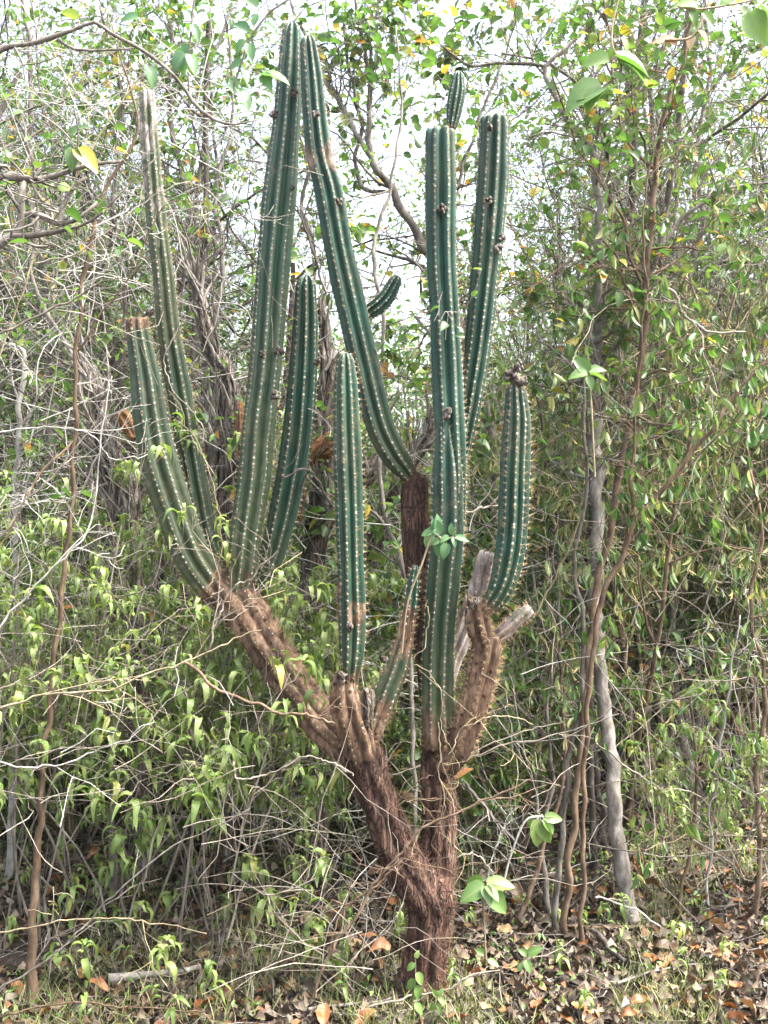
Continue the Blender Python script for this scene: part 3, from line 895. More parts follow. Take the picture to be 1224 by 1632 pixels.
# ------------------------------------------------------------------ branching plants
def rot_about(v, axis, ang):
    return Matrix.Rotation(ang, 3, axis) @ v
def rand_perp(d, rr):
    a = Vector((rr.uniform(-1, 1), rr.uniform(-1, 1), rr.uniform(-1, 1)))
    p = a - d * a.dot(d)
    return p.normalized() if p.length > 1e-4 else Vector((1, 0, 0))

def grow(out, tips, p, d, L, r, lvl, prm, rr):
    """random crooked branch; out[lvl] collects (points, radii); tips collects (point, direction) along the finest ones"""
    n = prm['seg'][lvl]
    pts = [p.copy()]; rad = [r]
    wob = prm['wob'][lvl]; trop = prm['trop'][lvl]
    end = prm['end'][lvl]
    dirs = [d.copy()]
    for i in range(n):
        d = d + Vector((rr.gauss(0, wob), rr.gauss(0, wob), rr.gauss(0, wob) + trop))
        d.normalize()
        p = p + d * (L / n)
        pts.append(p.copy()); dirs.append(d.copy())
        rad.append(r * (1 + (end - 1) * (i + 1) / n) * rr.uniform(.93, 1.07))
    out.setdefault(lvl, []).append((pts, rad))
    if lvl == len(prm['seg']) - 1 or lvl >= prm.get('leaf_from', 99):
        k = int(prm['leaves'])
        for q in range(k):
            t = rr.uniform(0.15, 1.0) * n
            i = min(int(t), n - 1); f = t - i
            tips.append((pts[i].lerp(pts[i + 1], f), dirs[i + 1], lvl))
    if lvl < len(prm['seg']) - 1:
        nc = prm['kids'][lvl]
        nc = int(nc + rr.random())
        for c in range(nc):
            t = prm['t0'][lvl] + (1 - prm['t0'][lvl]) * (c + rr.random()) / nc
            t = min(t, 0.999) * n
            i = min(int(t), n - 1); f = t - i
            q = pts[i].lerp(pts[i + 1], f)
            a = math.radians(rr.uniform(*prm['ang'][lvl]))
            perp = rand_perp(dirs[i + 1], rr)
            dd = (dirs[i + 1] * math.cos(a) + perp * math.sin(a)).normalized()
            LL = L * rr.uniform(*prm['len'][lvl]) * (1 - 0.35 * t / n)
            rc = rad[i] * rr.uniform(*prm['rr'][lvl])
            grow(out, tips, q, dd, LL, rc, lvl + 1, prm, rr)

def tips_frames(tips, mode, size, rr, upj=0.5):
    n = len(tips)
    if n == 0: return np.zeros((0, 3)), np.zeros((0, 3, 3))
    pos = np.array([tuple(t[0]) for t in tips]); d = np.array([tuple(t[1]) for t in tips])
    rnd = NR.normal(0, 1, (n, 3))
    if mode == 'droop':          # leaf sets off outwards, then hangs
        f = d * 0.25 + rnd * 0.8; f[:, 2] = NR.uniform(-0.35, 0.35, n)
        up = np.array([[0, 0, 1.0]]) + NR.normal(0, 0.22, (n, 3))
    elif mode == 'hang':
        f = rnd * 0.45; f[:, 2] = -0.9 - NR.rand(n) * .5
        up = NR.normal(0, 1, (n, 3))
    elif mode == 'flat':
        f = d * 0.5 + rnd * 0.7; f[:, 2] = f[:, 2] * .6 - 0.15
        up = np.array([[0, 0, 1.0]]) + NR.normal(0, upj, (n, 3))
    else:
        f = d * 0.5 + rnd; up = NR.normal(0, 1, (n, 3)) + np.array([[0, 0, .6]])
    sc_ = size * NR.uniform(0.55, 1.35, n)
    return pos, frames(f, up, sc_)

PRM_TREE = dict(seg=[12, 8, 6, 4, 3], wob=[.10, .20, .28, .34, .3], trop=[.05, .05, .03, .0, -.02], end=[.45, .35, .35, .4, .5],
                kids=[7, 5, 4.5, 3.2], t0=[.28, .15, .1, .1], ang=[(25, 60), (25, 70), (30, 80), (30, 80)],
                len=[(.30, .55), (.35, .65), (.4, .7), (.4, .8)], rr=[(.42, .62), (.45, .65), (.45, .6), (.5, .7)], leaves=3)
PRM_BARE = dict(PRM_TREE, kids=[8, 5, 5, 4], leaves=1, wob=[.12, .24, .3, .34, .3])
PRM_HANG = dict(seg=[11, 8, 6, 4], wob=[.08, .18, .26, .3], trop=[.06, .0, -.05, -.14], end=[.4, .4, .4, .5],
                kids=[8, 6, 4.5], t0=[.36, .12, .1], ang=[(20, 55), (25, 70), (30, 80)], len=[(.28, .5), (.35, .6), (.4, .7)],
                rr=[(.4, .6), (.45, .6), (.5, .7)], leaves=3.0)
PRM_SHRUB = dict(seg=[7, 5, 4, 3], wob=[.16, .25, .3, .3], trop=[.08, .03, .02, .0], end=[.5, .45, .5, .5],
                 kids=[6, 5, 4], t0=[.12, .1, .1], ang=[(25, 65), (30, 75), (30, 80)], len=[(.45, .75), (.4, .7), (.4, .8)],
                 rr=[(.45, .65), (.5, .7), (.5, .7)], leaves=7)
PRM_CROTON = dict(seg=[7, 6, 4], wob=[.16, .24, .26], trop=[.10, .08, .06], end=[.55, .5, .5],
                  kids=[9, 5.5], t0=[.50, .15], ang=[(25, 65), (25, 70)], len=[(.30, .55), (.35, .6)],
                  rr=[(.55, .75), (.55, .75)], leaves=6)

def plant_meshes(seed, prm, h, r, stems, trunk_m, leaf_m, tpl, mode, lsize, lean=.15, spread=.25, extra=None, twig_m=None, minr=0.0011):
    """returns dict of meshes: trunk, twigs, crown (origin at the base)"""
    rr = random.Random(seed)
    out = {}; tips = []
    for k in range(stems):
        a = rr.random() * 6.28
        d = Vector((math.cos(a) * lean * rr.uniform(.3, 1.6), math.sin(a) * lean * rr.uniform(.3, 1.6), 1)).normalized()
        p = Vector((math.cos(a) * spread * 0.3 * rr.random(), math.sin(a) * spread * .3 * rr.random(), -0.04))
        grow(out, tips, p, d, h * rr.uniform(.75, 1.1), r * rr.uniform(.7, 1.1), 0, prm, rr)
    for l in out:
        out[l] = [(p_, [max(minr, x) for x in r_]) for p_, r_ in out[l]]
    ms = {}
    m = MB(); tubes(m, out.get(0, []), 9); tubes(m, out.get(1, []), 6)
    ms['trunk'] = m.mesh('trunk', M[trunk_m])
    m = MB()
    for l in sorted(out):
        if l >= 2: tubes(m, out[l], 4 if l == 2 else 3)
    ms['twigs'] = m.mesh('twigs', M[twig_m or trunk_m])
    m = MB()
    pos, fr = tips_frames(tips, mode, lsize, rr)
    leaves(m, tpl, pos, fr, 0)
    mats = [M[leaf_m]]
    if extra:     # (tpl, mat, mode, size, share)
        k = int(len(tips) * extra[4])
        sel = [tips[i] for i in NR.randint(0, len(tips), k)]
        p2, f2 = tips_frames(sel, extra[2], extra[3], rr)
        leaves(m, extra[0], p2, f2, 1)
        mats.append(M[extra[1]])
    ms['crown'] = m.mesh('crown', mats)
    return ms, tips

def make_proto(name, ms):
    root = bpy.data.objects.new(name, None)
    C.objects.link(root)
    for k in ('trunk', 'twigs', 'crown'):
        me = ms[k]
        if len(me.vertices) == 0: continue
        o = bpy.data.objects.new(k, me); C.objects.link(o); o.parent = root
        if k != 'trunk': o['kind'] = 'stuff'
    return root

class Kind:
    """a species: several prototypes; the first use of each moves the prototype itself, later ones copy it"""
    def __init__(s, name, cat, specs):
        s.name, s.cat = name, cat
        s.protos = [make_proto(name, plant_meshes(**sp)[0]) for sp in specs]
        s.used = [False] * len(s.protos)
    def place(s, i, label, x, y, rz, sc_, group):
        pr = s.protos[i]
        if not s.used[i]:
            s.used[i] = True
            pr['category'] = s.cat
            pr.location = (x, y, gz(x, y)); pr.rotation_euler = (0, 0, rz); pr.scale = (sc_,) * 3
            pr['label'] = label
            if group: pr['group'] = group
            return pr
        return dup(pr, label, (x, y, gz(x, y)), rz, sc_, group)
    def cleanup(s):
        for u, p in zip(s.used, s.protos):
            if not u:
                for c in list(p.children): bpy.data.objects.remove(c)
                bpy.data.objects.remove(p)

LAND = [(-9999, -60, 'just beyond the left edge of the clearing'), (-60, 70, 'by the left edge, behind the leaning pale branches'), (70, 190, 'left of the leftmost cactus arm'),
        (190, 300, 'behind the leftmost cactus arms'), (300, 385, 'behind the gap in the left arms'), (385, 480, 'behind the tallest cactus arm'),
        (480, 585, 'behind the dark front cactus arm'), (585, 680, 'between the front arm and the central column'), (680, 760, 'behind the central cactus column'),
        (760, 850, 'behind the right cactus arm'), (850, 930, 'just right of the right cactus arm'), (930, 1010, 'behind the stout grey trunk'),
        (1010, 1080, 'right of the stout grey trunk'), (1080, 1160, 'beside the forked dark trunk'), (1160, 1290, 'at the right edge of the thicket'), (1290, 99999, 'beyond the right edge of the clearing')]
RANK = ['nearest', 'second nearest', 'third nearest', 'fourth nearest', 'fifth nearest', 'sixth nearest', 'seventh nearest', 'eighth nearest']
def scatter(kind, spots, adjs, noun, group, far_label):
    """spots (x, y, scale, proto); labels from the look, the landmark and the rank in it"""
    spots = sorted(spots, key=lambda s_: s_[1])
    cnt = {}
    for (x, y, s_, k) in spots:
        px = px_of(x, y)
        z = [q[2] for q in LAND if q[0] <= px < q[1]][0]
        key = (z, k); c = cnt.get(key, 0); cnt[key] = c + 1
        lab = f'{RANK[c]} {adjs[k]} {noun} {z}' if c < 8 else far_label
        kind.place(k, ' '.join(lab.split()[:16]), x, y, R.random() * 6.28, s_, group)
    kind.cleanup()

def spots_in(n, y0, y1, dens_px, protos, smin=.8, smax=1.2, mind=0.3, hfun=None, power=1.0, over=1.25):
    out = []
    tries = 0
    while len(out) < n and tries < n * 60:
        tries += 1
        y = y0 + (y1 - y0) * R.random() ** power
        px = 612 + (R.random() * 2 - 1) * 612 * over
        if R.random() > dens_px(px, y): continue
        x = (px - 612) * y / FPX
        if any((x - a[0]) ** 2 + (y - a[1]) ** 2 < mind ** 2 for a in out): continue
        s_ = R.uniform(smin, smax) * (hfun(px, y) if hfun else 1)
        out.append((x, y, s_, R.choice(protos)))
    return out

def sky_gap(px):     # 0 in the bright opening above the cactus, 1 at the sides
    a = abs(px - 590) / 330
    return min(1, max(0, (a - .55) * 1.6))

# thicket trees -------------------------------------------------
trees = Kind('thicket_tree', 'tree', [
    dict(seed=101, prm=PRM_TREE, h=4.2, r=.035, stems=1, trunk_m='grey', leaf_m='ovate', tpl='ovate', mode='flat', lsize=.040),
    dict(seed=102, prm=PRM_TREE, h=4.6, r=.030, stems=2, trunk_m='grey', leaf_m='ovate', tpl='ovate', mode='flat', lsize=.038),
    dict(seed=103, prm=PRM_BARE, h=4.4, r=.030, stems=2, trunk_m='pale', leaf_m='ovate', tpl='ovate', mode='flat', lsize=.038),
    dict(seed=104, prm=PRM_BARE, h=4.0, r=.028, stems=3, trunk_m='dark', leaf_m='small', tpl='small', mode='any', lsize=.035),
])
adj_t = ['single-stemmed leafy', 'twin-stemmed leafy', 'pale nearly bare', 'dark many-stemmed']
def tree_h(px, y):
    return (0.49 + .59 * sky_gap(px)) * (1 + .03 * (y - 6))
sp = spots_in(56, 5.4, 13.0, lambda px, y: (.30 + .70 * sky_gap(px)), [0, 1, 2, 2, 3], .8, 1.15, .42, tree_h, .9)
sp += spots_in(9, 5.0, 6.4, lambda px, y: 1.0 if (px < 330) else 0, [0, 2, 3, 2], .8, 1.1, .35)
scatter(trees, sp, adj_t, 'tree', 'crooked trees of the thicket', 'thin crooked tree deep in the thicket, half lost behind other trees')

# hanging-leaved shrubs on the right -----------------------------
hang = Kind('drooping_shrub', 'shrub', [
    dict(seed=201, prm=PRM_HANG, h=2.7, r=.016, stems=3, trunk_m='tan', leaf_m='hang', tpl='hang', mode='hang', lsize=.056, extra=('twist', 'catkin', 'hang', .055, .8), twig_m='pale', lean=.22),
    dict(seed=202, prm=PRM_HANG, h=2.3, r=.014, stems=3, trunk_m='brown', leaf_m='hang', tpl='hang', mode='hang', lsize=.052, extra=('twist', 'catkin', 'hang', .055, .8), twig_m='tan', lean=.25),
])
sp = spots_in(12, 4.5, 7.0, lambda px, y: 1.0 if px > 870 else (.12 if px > 760 else 0), [0, 1], .8, 1.1, .30)
scatter(hang, sp, ['tall tan-stemmed', 'lower brown-stemmed'], 'shrub with wilted hanging leaves', 'shrubs with wilted hanging leaves', 'shrub with wilted hanging leaves tangled among its neighbours')

# dense small-leaved undergrowth ----------------------------------
shrub = Kind('undergrowth_shrub', 'shrub', [
    dict(seed=301, prm=PRM_SHRUB, h=1.0, r=.008, stems=5, trunk_m='dark', leaf_m='small', tpl='small', mode='any', lsize=.028, lean=.45, twig_m='brown'),
    dict(seed=302, prm=PRM_SHRUB, h=1.25, r=.009, stems=5, trunk_m='brown', leaf_m='small', tpl='small', mode='flat', lsize=.034, lean=.40),
    dict(seed=303, prm=dict(PRM_SHRUB, leaves=4), h=1.3, r=.009, stems=4, trunk_m='brown', leaf_m='ovate', tpl='ovate', mode='flat', lsize=.045, lean=.40, twig_m='grey'),
])
sp = spots_in(84, 4.3, 10.5, lambda px, y: 1.0 if px < 850 else (.7 if y > 6.3 else 0), [0, 0, 1, 1, 2], .85, 1.35, .30, lambda px, y: 1.0 + .12 * max(0, y - 5), .9)
scatter(shrub, sp, ['bushy dark-green', 'bright small-leaved', 'loose broad-leaved'], 'undergrowth shrub', 'small-leaved undergrowth shrubs', 'small-leaved undergrowth shrub merging into the far green mass')

soft = Kind('leafy_bush', 'bush', [
    dict(seed=501, prm=dict(PRM_SHRUB, leaves=4, trop=[.1, .06, .04, .0]), h=.95, r=.007, stems=5, trunk_m='tan', leaf_m='croton', tpl='croton', mode='droop', lsize=.046, lean=.40),
    dict(seed=502, prm=dict(PRM_SHRUB, leaves=3, trop=[.1, .06, .04, .0]), h=1.1, r=.007, stems=5, trunk_m='brown', leaf_m='croton', tpl='croton2', mode='droop', lsize=.050, lean=.40, twig_m='pale'),
])
sp = spots_in(36, 4.6, 7.0, lambda px, y: 1.0 if px < 560 else (.5 if px < 860 else (.4 if y > 5.8 else 0)), [0, 1], .8, 1.15, .30)
scatter(soft, sp, ['dense pale-green', 'looser pale-green'], 'bush of drooping leaves', 'pale-green bushes behind the front row', 'pale-green bush lost among the others')

# far wood as one mass ---------------------------------------------
mb = MB()
rr = random.Random(5)
nf = 26000
px = NR.uniform(-700, 1924, nf); Y = NR.uniform(12.5, 20, nf)
lim = 3.9 + .4 * np.clip((np.abs(px - 590) / 330 - .55) * 1.3, 0, 1) + NR.normal(0, .35, nf)
X = (px - 612) * Y / FPX; Z = NR.rand(nf) ** .9 * lim * (Y / 14)
pos = np.stack([X, Y, Z], -1)
# clump the leaves
cl = NR.uniform(-.25, .25, (nf, 3)); pos += cl
fr = frames(NR.normal(0, 1, (nf, 3)), NR.normal(0, .7, (nf, 3)) + np.array([[0, -.2, .8]]), NR.uniform(.08, .17, nf))
leaves(mb, 'small', pos, fr, 0)
st = []
for k in range(240):
    x0 = rr.uniform(-11, 11); y0 = rr.uniform(12, 17); h = rr.uniform(2, 4.5)
    p = Vector((x0, y0, 0)); pts = [p.copy()]
    for i in range(7):
        p = p + Vector((rr.gauss(0, .13), rr.gauss(0, .1), h / 7)); pts.append(p.copy())
    st.append((pts, [.035 * (1 - i * .1) for i in range(8)]))
tubes(mb, st, 5, 1)
o = mb.build('far_wood', [M['small'], M['grey']], kind='stuff')
o['label'] = 'pale green wood closing the view far behind the thicket'

# ------------------------------------------------------------------ traced trees and stems
def side_growth(out, tips, path, rads, n, prm, rr, L, t0=.3, ang=(30, 75), lvl=2, bias=None):
    K = len(path)
    for c in range(n):
        i = int((t0 + (1 - t0) * rr.random()) * (K - 2))
        p = Vector(path[i]); d = (Vector(path[i + 1]) - Vector(path[i])).normalized()
        a = math.radians(rr.uniform(*ang)); pp = rand_perp(d, rr)
        if bias: pp = (pp + Vector(bias)).normalized()
        dd = (d * math.cos(a) + pp * math.sin(a)).normalized()
        grow(out, tips, p, dd, L * rr.uniform(.5, 1.3), rads[i] * rr.uniform(.3, .55), lvl, prm, rr)

def traced(name, label, cat, stems, Y0, bark='grey', leaf='ovate', tpl='ovate', mode='flat', lsize=.05, twigs=14, twigL=.5, prm=PRM_TREE, wide=.62,
           seed=0, group=None, leafshare=1.0, knobby=.08, ground=True, twig_m=None, parts=0, t0=.3, lvl=2):
    """stems: list of px paths (px,py,dY,rpx). first one is the trunk; the others are limbs"""
    rr = random.Random(seed)
    p0 = stems[0][0]
    gy = 816 + (EYE + .03) * FPX / (Y0 + p0[2])
    if p0[1] < gy - 8:
        stems = [[(p0[0] + rr.uniform(-12, 12), gy, p0[2], p0[3] * 1.25)] + list(stems[0])] + list(stems[1:])
    W0 = px_path(stems[0], Y0)
    b = W0[0]
    ori = (b[0], b[1], max(0, b[2]) if not ground else gz(b[0], b[1]))
    root = thing(name, label, cat, ori, group)
    out = {}; tips = []
    for k, st in enumerate(stems):
        W = px_path(st, Y0)
        path = catmull(W, lambda a, c: max(2, np.linalg.norm(a[:3] - c[:3]) / 0.03))
        m = MB()
        rads = [r_ * wide * (1 + knobby * noise.noise(Vector((i * .35, seed + k * 3.7, 0))) * 2) / 1.09 for i, r_ in enumerate(path[:, 3])]
        pts = [Vector(p[:3]) + Vector((noise.noise(Vector((i * .3, seed, 5))), noise.noise(Vector((i * .3, seed, 9))), 0)) * (r_ * .35 + .012) for i, (p, r_) in enumerate(zip(path, rads))]
        tubes(m, [(pts, rads)], 12 if rads[0] > .015 else 8, cap=True)
        m.build('trunk' if k == 0 else 'limb', M[bark], root, ori)
        side_growth(out, tips, [tuple(p) for p in pts], rads, max(1, int(twigs * (1 if k == 0 else .6))), prm, rr, twigL, t0=t0 if k == 0 else .15, lvl=lvl)
    m = MB()
    for l in out:
        tubes(m, [(p_, [max(.0011, x) for x in r_]) for p_, r_ in out[l]], 5 if l <= 1 else 4)
    if m.n: m.build('twigs', M[twig_m or bark], root, ori, kind='stuff')
    if leafshare > 0:
        tips = [t_ for t_ in tips if rr.random() < leafshare]
        pos, fr = tips_frames(tips, mode, lsize, rr)
        if len(pos) == 0: return root
        if parts:
            vis = np.argsort(pos[:, 1])[:parts]
            leaf_parts(root, tpl, leaf, pos[vis] - np.array(ori), fr[vis])
            rest = np.setdiff1d(np.arange(len(pos)), vis)
            pos, fr = pos[rest], fr[rest]
        if len(pos):
            m = MB(); leaves(m, tpl, pos, fr)
            m.build('foliage', M[leaf], root, ori, kind='stuff')
    return root

traced('grey_tree', 'stout grey-brown tree trunk forking high above the right leaf litter', 'tree', [
    [(1005, 1478, 0, 25), (1000, 1440, 0, 21), (985, 1340, 0, 20), (972, 1200, .02, 19), (958, 1080, .05, 18), (950, 950, .1, 16), (952, 800, .15, 15), (950, 650, .2, 14), (952, 540, .2, 12), (955, 400, .2, 11), (953, 300, .2, 10), (942, 240, .2, 10), (905, 190, .2, 8), (880, 140, .2, 7), (868, 106, .2, 6), (900, 78, .2, 5), (930, 50, .2, 4), (960, -40, .2, 3)],
    [(868, 106, .2, 5), (830, 102, .2, 5), (790, 100, .2, 4.5), (750, 106, .2, 4), (715, 80, .15, 2.5), (670, 50, .1, 1.5)],
    [(945, 548, .2, 11), (970, 530, .15, 9), (1005, 520, .1, 8), (1030, 500, .1, 8), (1035, 450, .1, 7), (1060, 380, .1, 6), (1110, 330, .1, 5), (1160, 300, .1, 4), (1240, 290, .1, 3)],
    [(905, 190, .2, 5), (930, 150, .2, 4), (985, 160, .2, 3.5), (1040, 130, .2, 3), (1100, 60, .2, 2)]],
    3.87, 'grey', twigs=26, twigL=.38, seed=1, t0=.45, parts=60, lsize=.046, leafshare=.28)
traced('slender_tree', 'slender red-brown stem rising in front of the grey trunk to the top right', 'tree', [
    [(900, 1500, 0, 9), (905, 1400, 0, 9), (925, 1200, .03, 9), (936, 1080, .05, 9), (946, 960, .07, 9.5), (972, 850, .08, 9), (986, 760, .1, 9), (1006, 650, .1, 9), (1024, 560, .1, 8.5), (1031, 440, .1, 8), (1041, 320, .1, 8), (1046, 250, .1, 7), (1060, 180, .1, 6), (1088, 100, .1, 5), (1112, -20, .1, 4)],
    [(1030, 465, .1, 5), (1010, 425, .1, 4.5), (985, 335, .1, 4), (930, 250, .1, 3), (905, 190, .08, 2.5), (880, 120, .05, 2)],
    [(1044, 270, .1, 5), (1010, 240, .08, 4), (985, 180, .05, 3.5), (975, 80, .05, 3), (960, -20, .05, 2)],
    [(1025, 545, .1, 4), (1010, 490, .08, 4), (985, 434, .06, 3.5), (955, 425, .05, 3), (925, 398, .03, 3), (890, 430, .0, 2.5), (830, 470, -.02, 1.5)]],
    3.7, 'brown', twigs=20, twigL=.35, seed=2, t0=.55, parts=50, leafshare=.28, lsize=.046)
traced('slender_tree', 'long straight brown stem slanting up from the grey trunk to the right edge', 'tree', [
    [(930, 1400, 0, 6), (930, 1250, 0, 6.5), (940, 1090, 0, 7), (955, 970, 0, 7), (985, 900, 0, 7), (1010, 838, 0, 7), (1060, 775, 0, 6.5), (1120, 700, 0, 6), (1180, 620, 0, 5.5), (1224, 572, 0, 5), (1300, 480, 0, 4.5), (1400, 340, 0, 3.5)],
    [(1010, 838, 0, 5), (1006, 790, 0, 4.5), (1010, 700, 0, 4.5), (1017, 610, 0, 4), (1022, 530, 0, 3.5), (1030, 450, .02, 3), (1025, 330, .02, 2.5), (1050, 200, .02, 1.5)],
    [(1020, 826, -.02, 2.5), (1070, 770, -.03, 2.2), (1140, 700, -.04, 2), (1230, 620, -.05, 1.6)]],
    3.6, 'brown', leaf='hang', tpl='hang', mode='hang', twigs=12, twigL=.25, seed=3, t0=.5, leafshare=.5)
traced('forked_tree', 'dark crooked trunk with a pale grey upper half on the right', 'tree', [
    [(1105, 1310, 0, 15), (1098, 1220, 0, 14), (1078, 1120, 0, 12), (1070, 1000, 0, 11), (1076, 900, 0, 11), (1068, 800, 0, 11), (1062, 730, 0, 9), (1078, 670, 0, 8), (1075, 600, 0, 7), (1084, 560, 0, 7), (1082, 500, 0, 7), (1100, 430, 0, 8), (1120, 350, 0, 7), (1110, 250, 0, 6), (1130, 120, 0, 5), (1120, -20, 0, 4)],
    [(1100, 1230, 0, 9), (1112, 1150, 0, 8), (1108, 1060, 0, 7), (1125, 960, 0, 6), (1150, 850, 0, 5), (1190, 760, 0, 4)],
    [(1085, 520, 0, 7), (1050, 440, 0, 6), (1078, 350, 0, 5), (1072, 240, 0, 5), (1050, 120, 0, 4), (1075, 20, 0, 3)]],
    5.05, 'grey', twigs=20, twigL=.5, seed=4, t0=.4, leafshare=.3)
traced('dark_tree', 'dark leaning trunk just left of the forked grey one', 'tree', [
    [(1085, 1290, 0, 14), (1072, 1240, 0, 14), (1060, 1180, 0, 14), (1045, 1120, 0, 12), (1030, 1060, 0, 10), (1012, 1010, 0, 8), (1000, 940, 0, 7), (1020, 850, 0, 6), (1000, 760, 0, 5), (1012, 640, 0, 4)]],
    5.2, 'dark', twigs=12, twigL=.5, seed=5)
traced('slender_tree', 'thin whitish stem standing alone right of the cactus', 'sapling', [
    [(856, 1330, 0, 5), (854, 1250, 0, 5), (853, 1190, 0, 5), (858, 1130, 0, 4.5), (862, 1085, 0, 4.5), (853, 1040, 0, 4.5), (849, 985, 0, 4), (852, 930, 0, 3.5), (840, 850, 0, 3), (850, 740, 0, 2.5), (838, 640, 0, 2)]],
    4.6, 'pale', twigs=4, twigL=.3, seed=6, leafshare=.3)
for k, (lab, bark, Y, pts) in enumerate([
    ('grey-brown stem with peeling bark between cactus and grey trunk', 'grey', 3.75, [(885, 1490, 0, 9), (888, 1400, 0, 8), (900, 1300, 0, 8), (905, 1210, 0, 7), (925, 1130, 0, 6), (930, 1000, 0, 6), (915, 900, 0, 5), (935, 780, 0, 5), (930, 640, 0, 4), (945, 500, 0, 3)]),
    ('short forked brown stem rooted in leaves right of the cactus', 'brown', 3.85, [(830, 1460, 0, 7), (852, 1400, 0, 6), (868, 1340, 0, 6), (892, 1270, 0, 5), (900, 1180, 0, 5), (890, 1050, 0, 4), (875, 960, 0, 3)]),
    ('crooked grey-brown stem standing beside the short forked one', 'grey', 3.9, [(878, 1470, 0, 8), (870, 1400, 0, 7), (862, 1330, 0, 6), (880, 1250, 0, 5), (872, 1130, 0, 4), (893, 1010, 0, 4), (880, 880, 0, 3)]),
    ('dark leaning stem at the right edge above the leaf litter', 'brown', 3.9, [(1075, 1480, 0, 6), (1090, 1400, 0, 5), (1105, 1320, 0, 5), (1110, 1220, 0, 4), (1100, 1120, 0, 3)]),
    ('reddish stem close to the right edge', 'brown', 3.9, [(1205, 1450, 0, 8), (1212, 1350, 0, 7), (1205, 1240, 0, 7), (1220, 1100, 0, 6), (1195, 960, 0, 5), (1215, 850, 0, 5), (1190, 700, 0, 4), (1210, 560, 0, 3)]),
    ('whitish crooked stem right of the grey trunk', 'pale', 4.0, [(1122, 1470, 0, 4), (1130, 1390, 0, 4), (1135, 1340, 0, 3.5), (1128, 1300, 0, 3.5), (1145, 1230, 0, 3), (1160, 1100, 0, 3), (1180, 980, 0, 2)]),
    ('dark stem among drooping shrubs at mid right', 'dark', 4.4, [(945, 1330, 0, 9), (940, 1150, 0, 9), (946, 980, 0, 10), (938, 880, 0, 13), (945, 830, 0, 10), (940, 760, 0, 6), (960, 650, 0, 5), (950, 500, 0, 4)]),
    ('dark slanted stem low behind the right cactus arm', 'dark', 4.6, [(960, 1300, 0, 8), (935, 1120, 0, 8), (910, 900, 0, 8), (885, 800, 0, 8), (872, 740, 0, 5), (860, 640, 0, 4)]),
]):
    traced('slender_sapling', lab, 'sapling', [pts], Y, bark, 'hang', 'hang', 'hang', lsize=.05, twigs=9, twigL=.35, seed=20 + k, leafshare=.35, t0=.35, group='slender stems on the right')

# trees behind the cactus, against the sky
traced('sky_tree', 'grey tree crossing the bright sky between the cactus arms', 'tree', [
    [(812, 1310, 0, 15), (806, 1100, 0, 14), (800, 900, 0, 13), (785, 700, 0, 13), (745, 560, 0, 13), (700, 440, 0, 13), (676, 392, 0, 12), (648, 345, 0, 11), (622, 300, 0, 10), (598, 262, 0, 9), (586, 232, 0, 8), (590, 160, 0, 6), (583, 90, 0, 5), (568, 20, 0, 4), (560, -60, 0, 3)],
    [(598, 262, 0, 7), (575, 225, 0, 7), (548, 175, 0, 6), (519, 130, 0, 5.5), (495, 80, 0, 5), (470, 20, 0, 4), (450, -40, 0, 3)],
    [(588, 240, 0, 5), (591, 120, .02, 4), (592, 50, .02, 4), (610, -20, .02, 3)],
    [(622, 305, .03, 4), (580, 300, .1, 6), (565, 250, .1, 5), (578, 200, .1, 5), (560, 130, .1, 4), (545, 20, .1, 3)],
    [(700, 440, 0, 6), (720, 330, 0, 5), (760, 200, 0, 4), (800, 100, 0, 3), (840, -20, 0, 2)]],
    5.0, 'grey', twigs=26, twigL=.5, seed=40, t0=.35, parts=80, leafshare=.35, lsize=.050)
traced('sky_tree', 'dark thin tree behind the old greying left arm', 'tree', [
    [(300, 1240, 0, 13), (290, 1000, 0, 12), (310, 800, 0, 11), (330, 600, 0, 10), (322, 450, 0, 9), (300, 320, 0, 8), (270, 180, 0, 7), (275, 60, 0, 5), (262, -60, 0, 4)],
    [(322, 450, 0, 6), (345, 330, 0, 5), (340, 200, 0, 4), (330, 60, 0, 3), (345, -40, 0, 2)],
    [(300, 320, 0, 5), (250, 250, 0, 5), (200, 160, 0, 4), (170, 40, 0, 3)]],
    5.4, 'grey', twigs=24, twigL=.55, seed=41, t0=.35, leafshare=.45)
traced('hooked_tree', 'thin grey stem between the leaning arm and the front arm', 'sapling', [
    [(662, 1300, 0, 6), (655, 1100, 0, 6), (650, 960, 0, 6), (636, 880, 0, 6), (616, 830, 0, 6), (606, 760, 0, 6), (602, 640, 0, 5), (612, 520, 0, 5), (596, 400, 0, 5), (620, 300, 0, 4), (640, 180, 0, 3), (630, 40, 0, 2)],
    [(628, 860, 0, 4), (600, 820, .03, 4), (570, 806, .06, 4), (530, 800, .1, 3), (490, 760, .1, 2)]],
    3.75, 'grey', twigs=14, twigL=.45, seed=42, t0=.4, leafshare=.6)

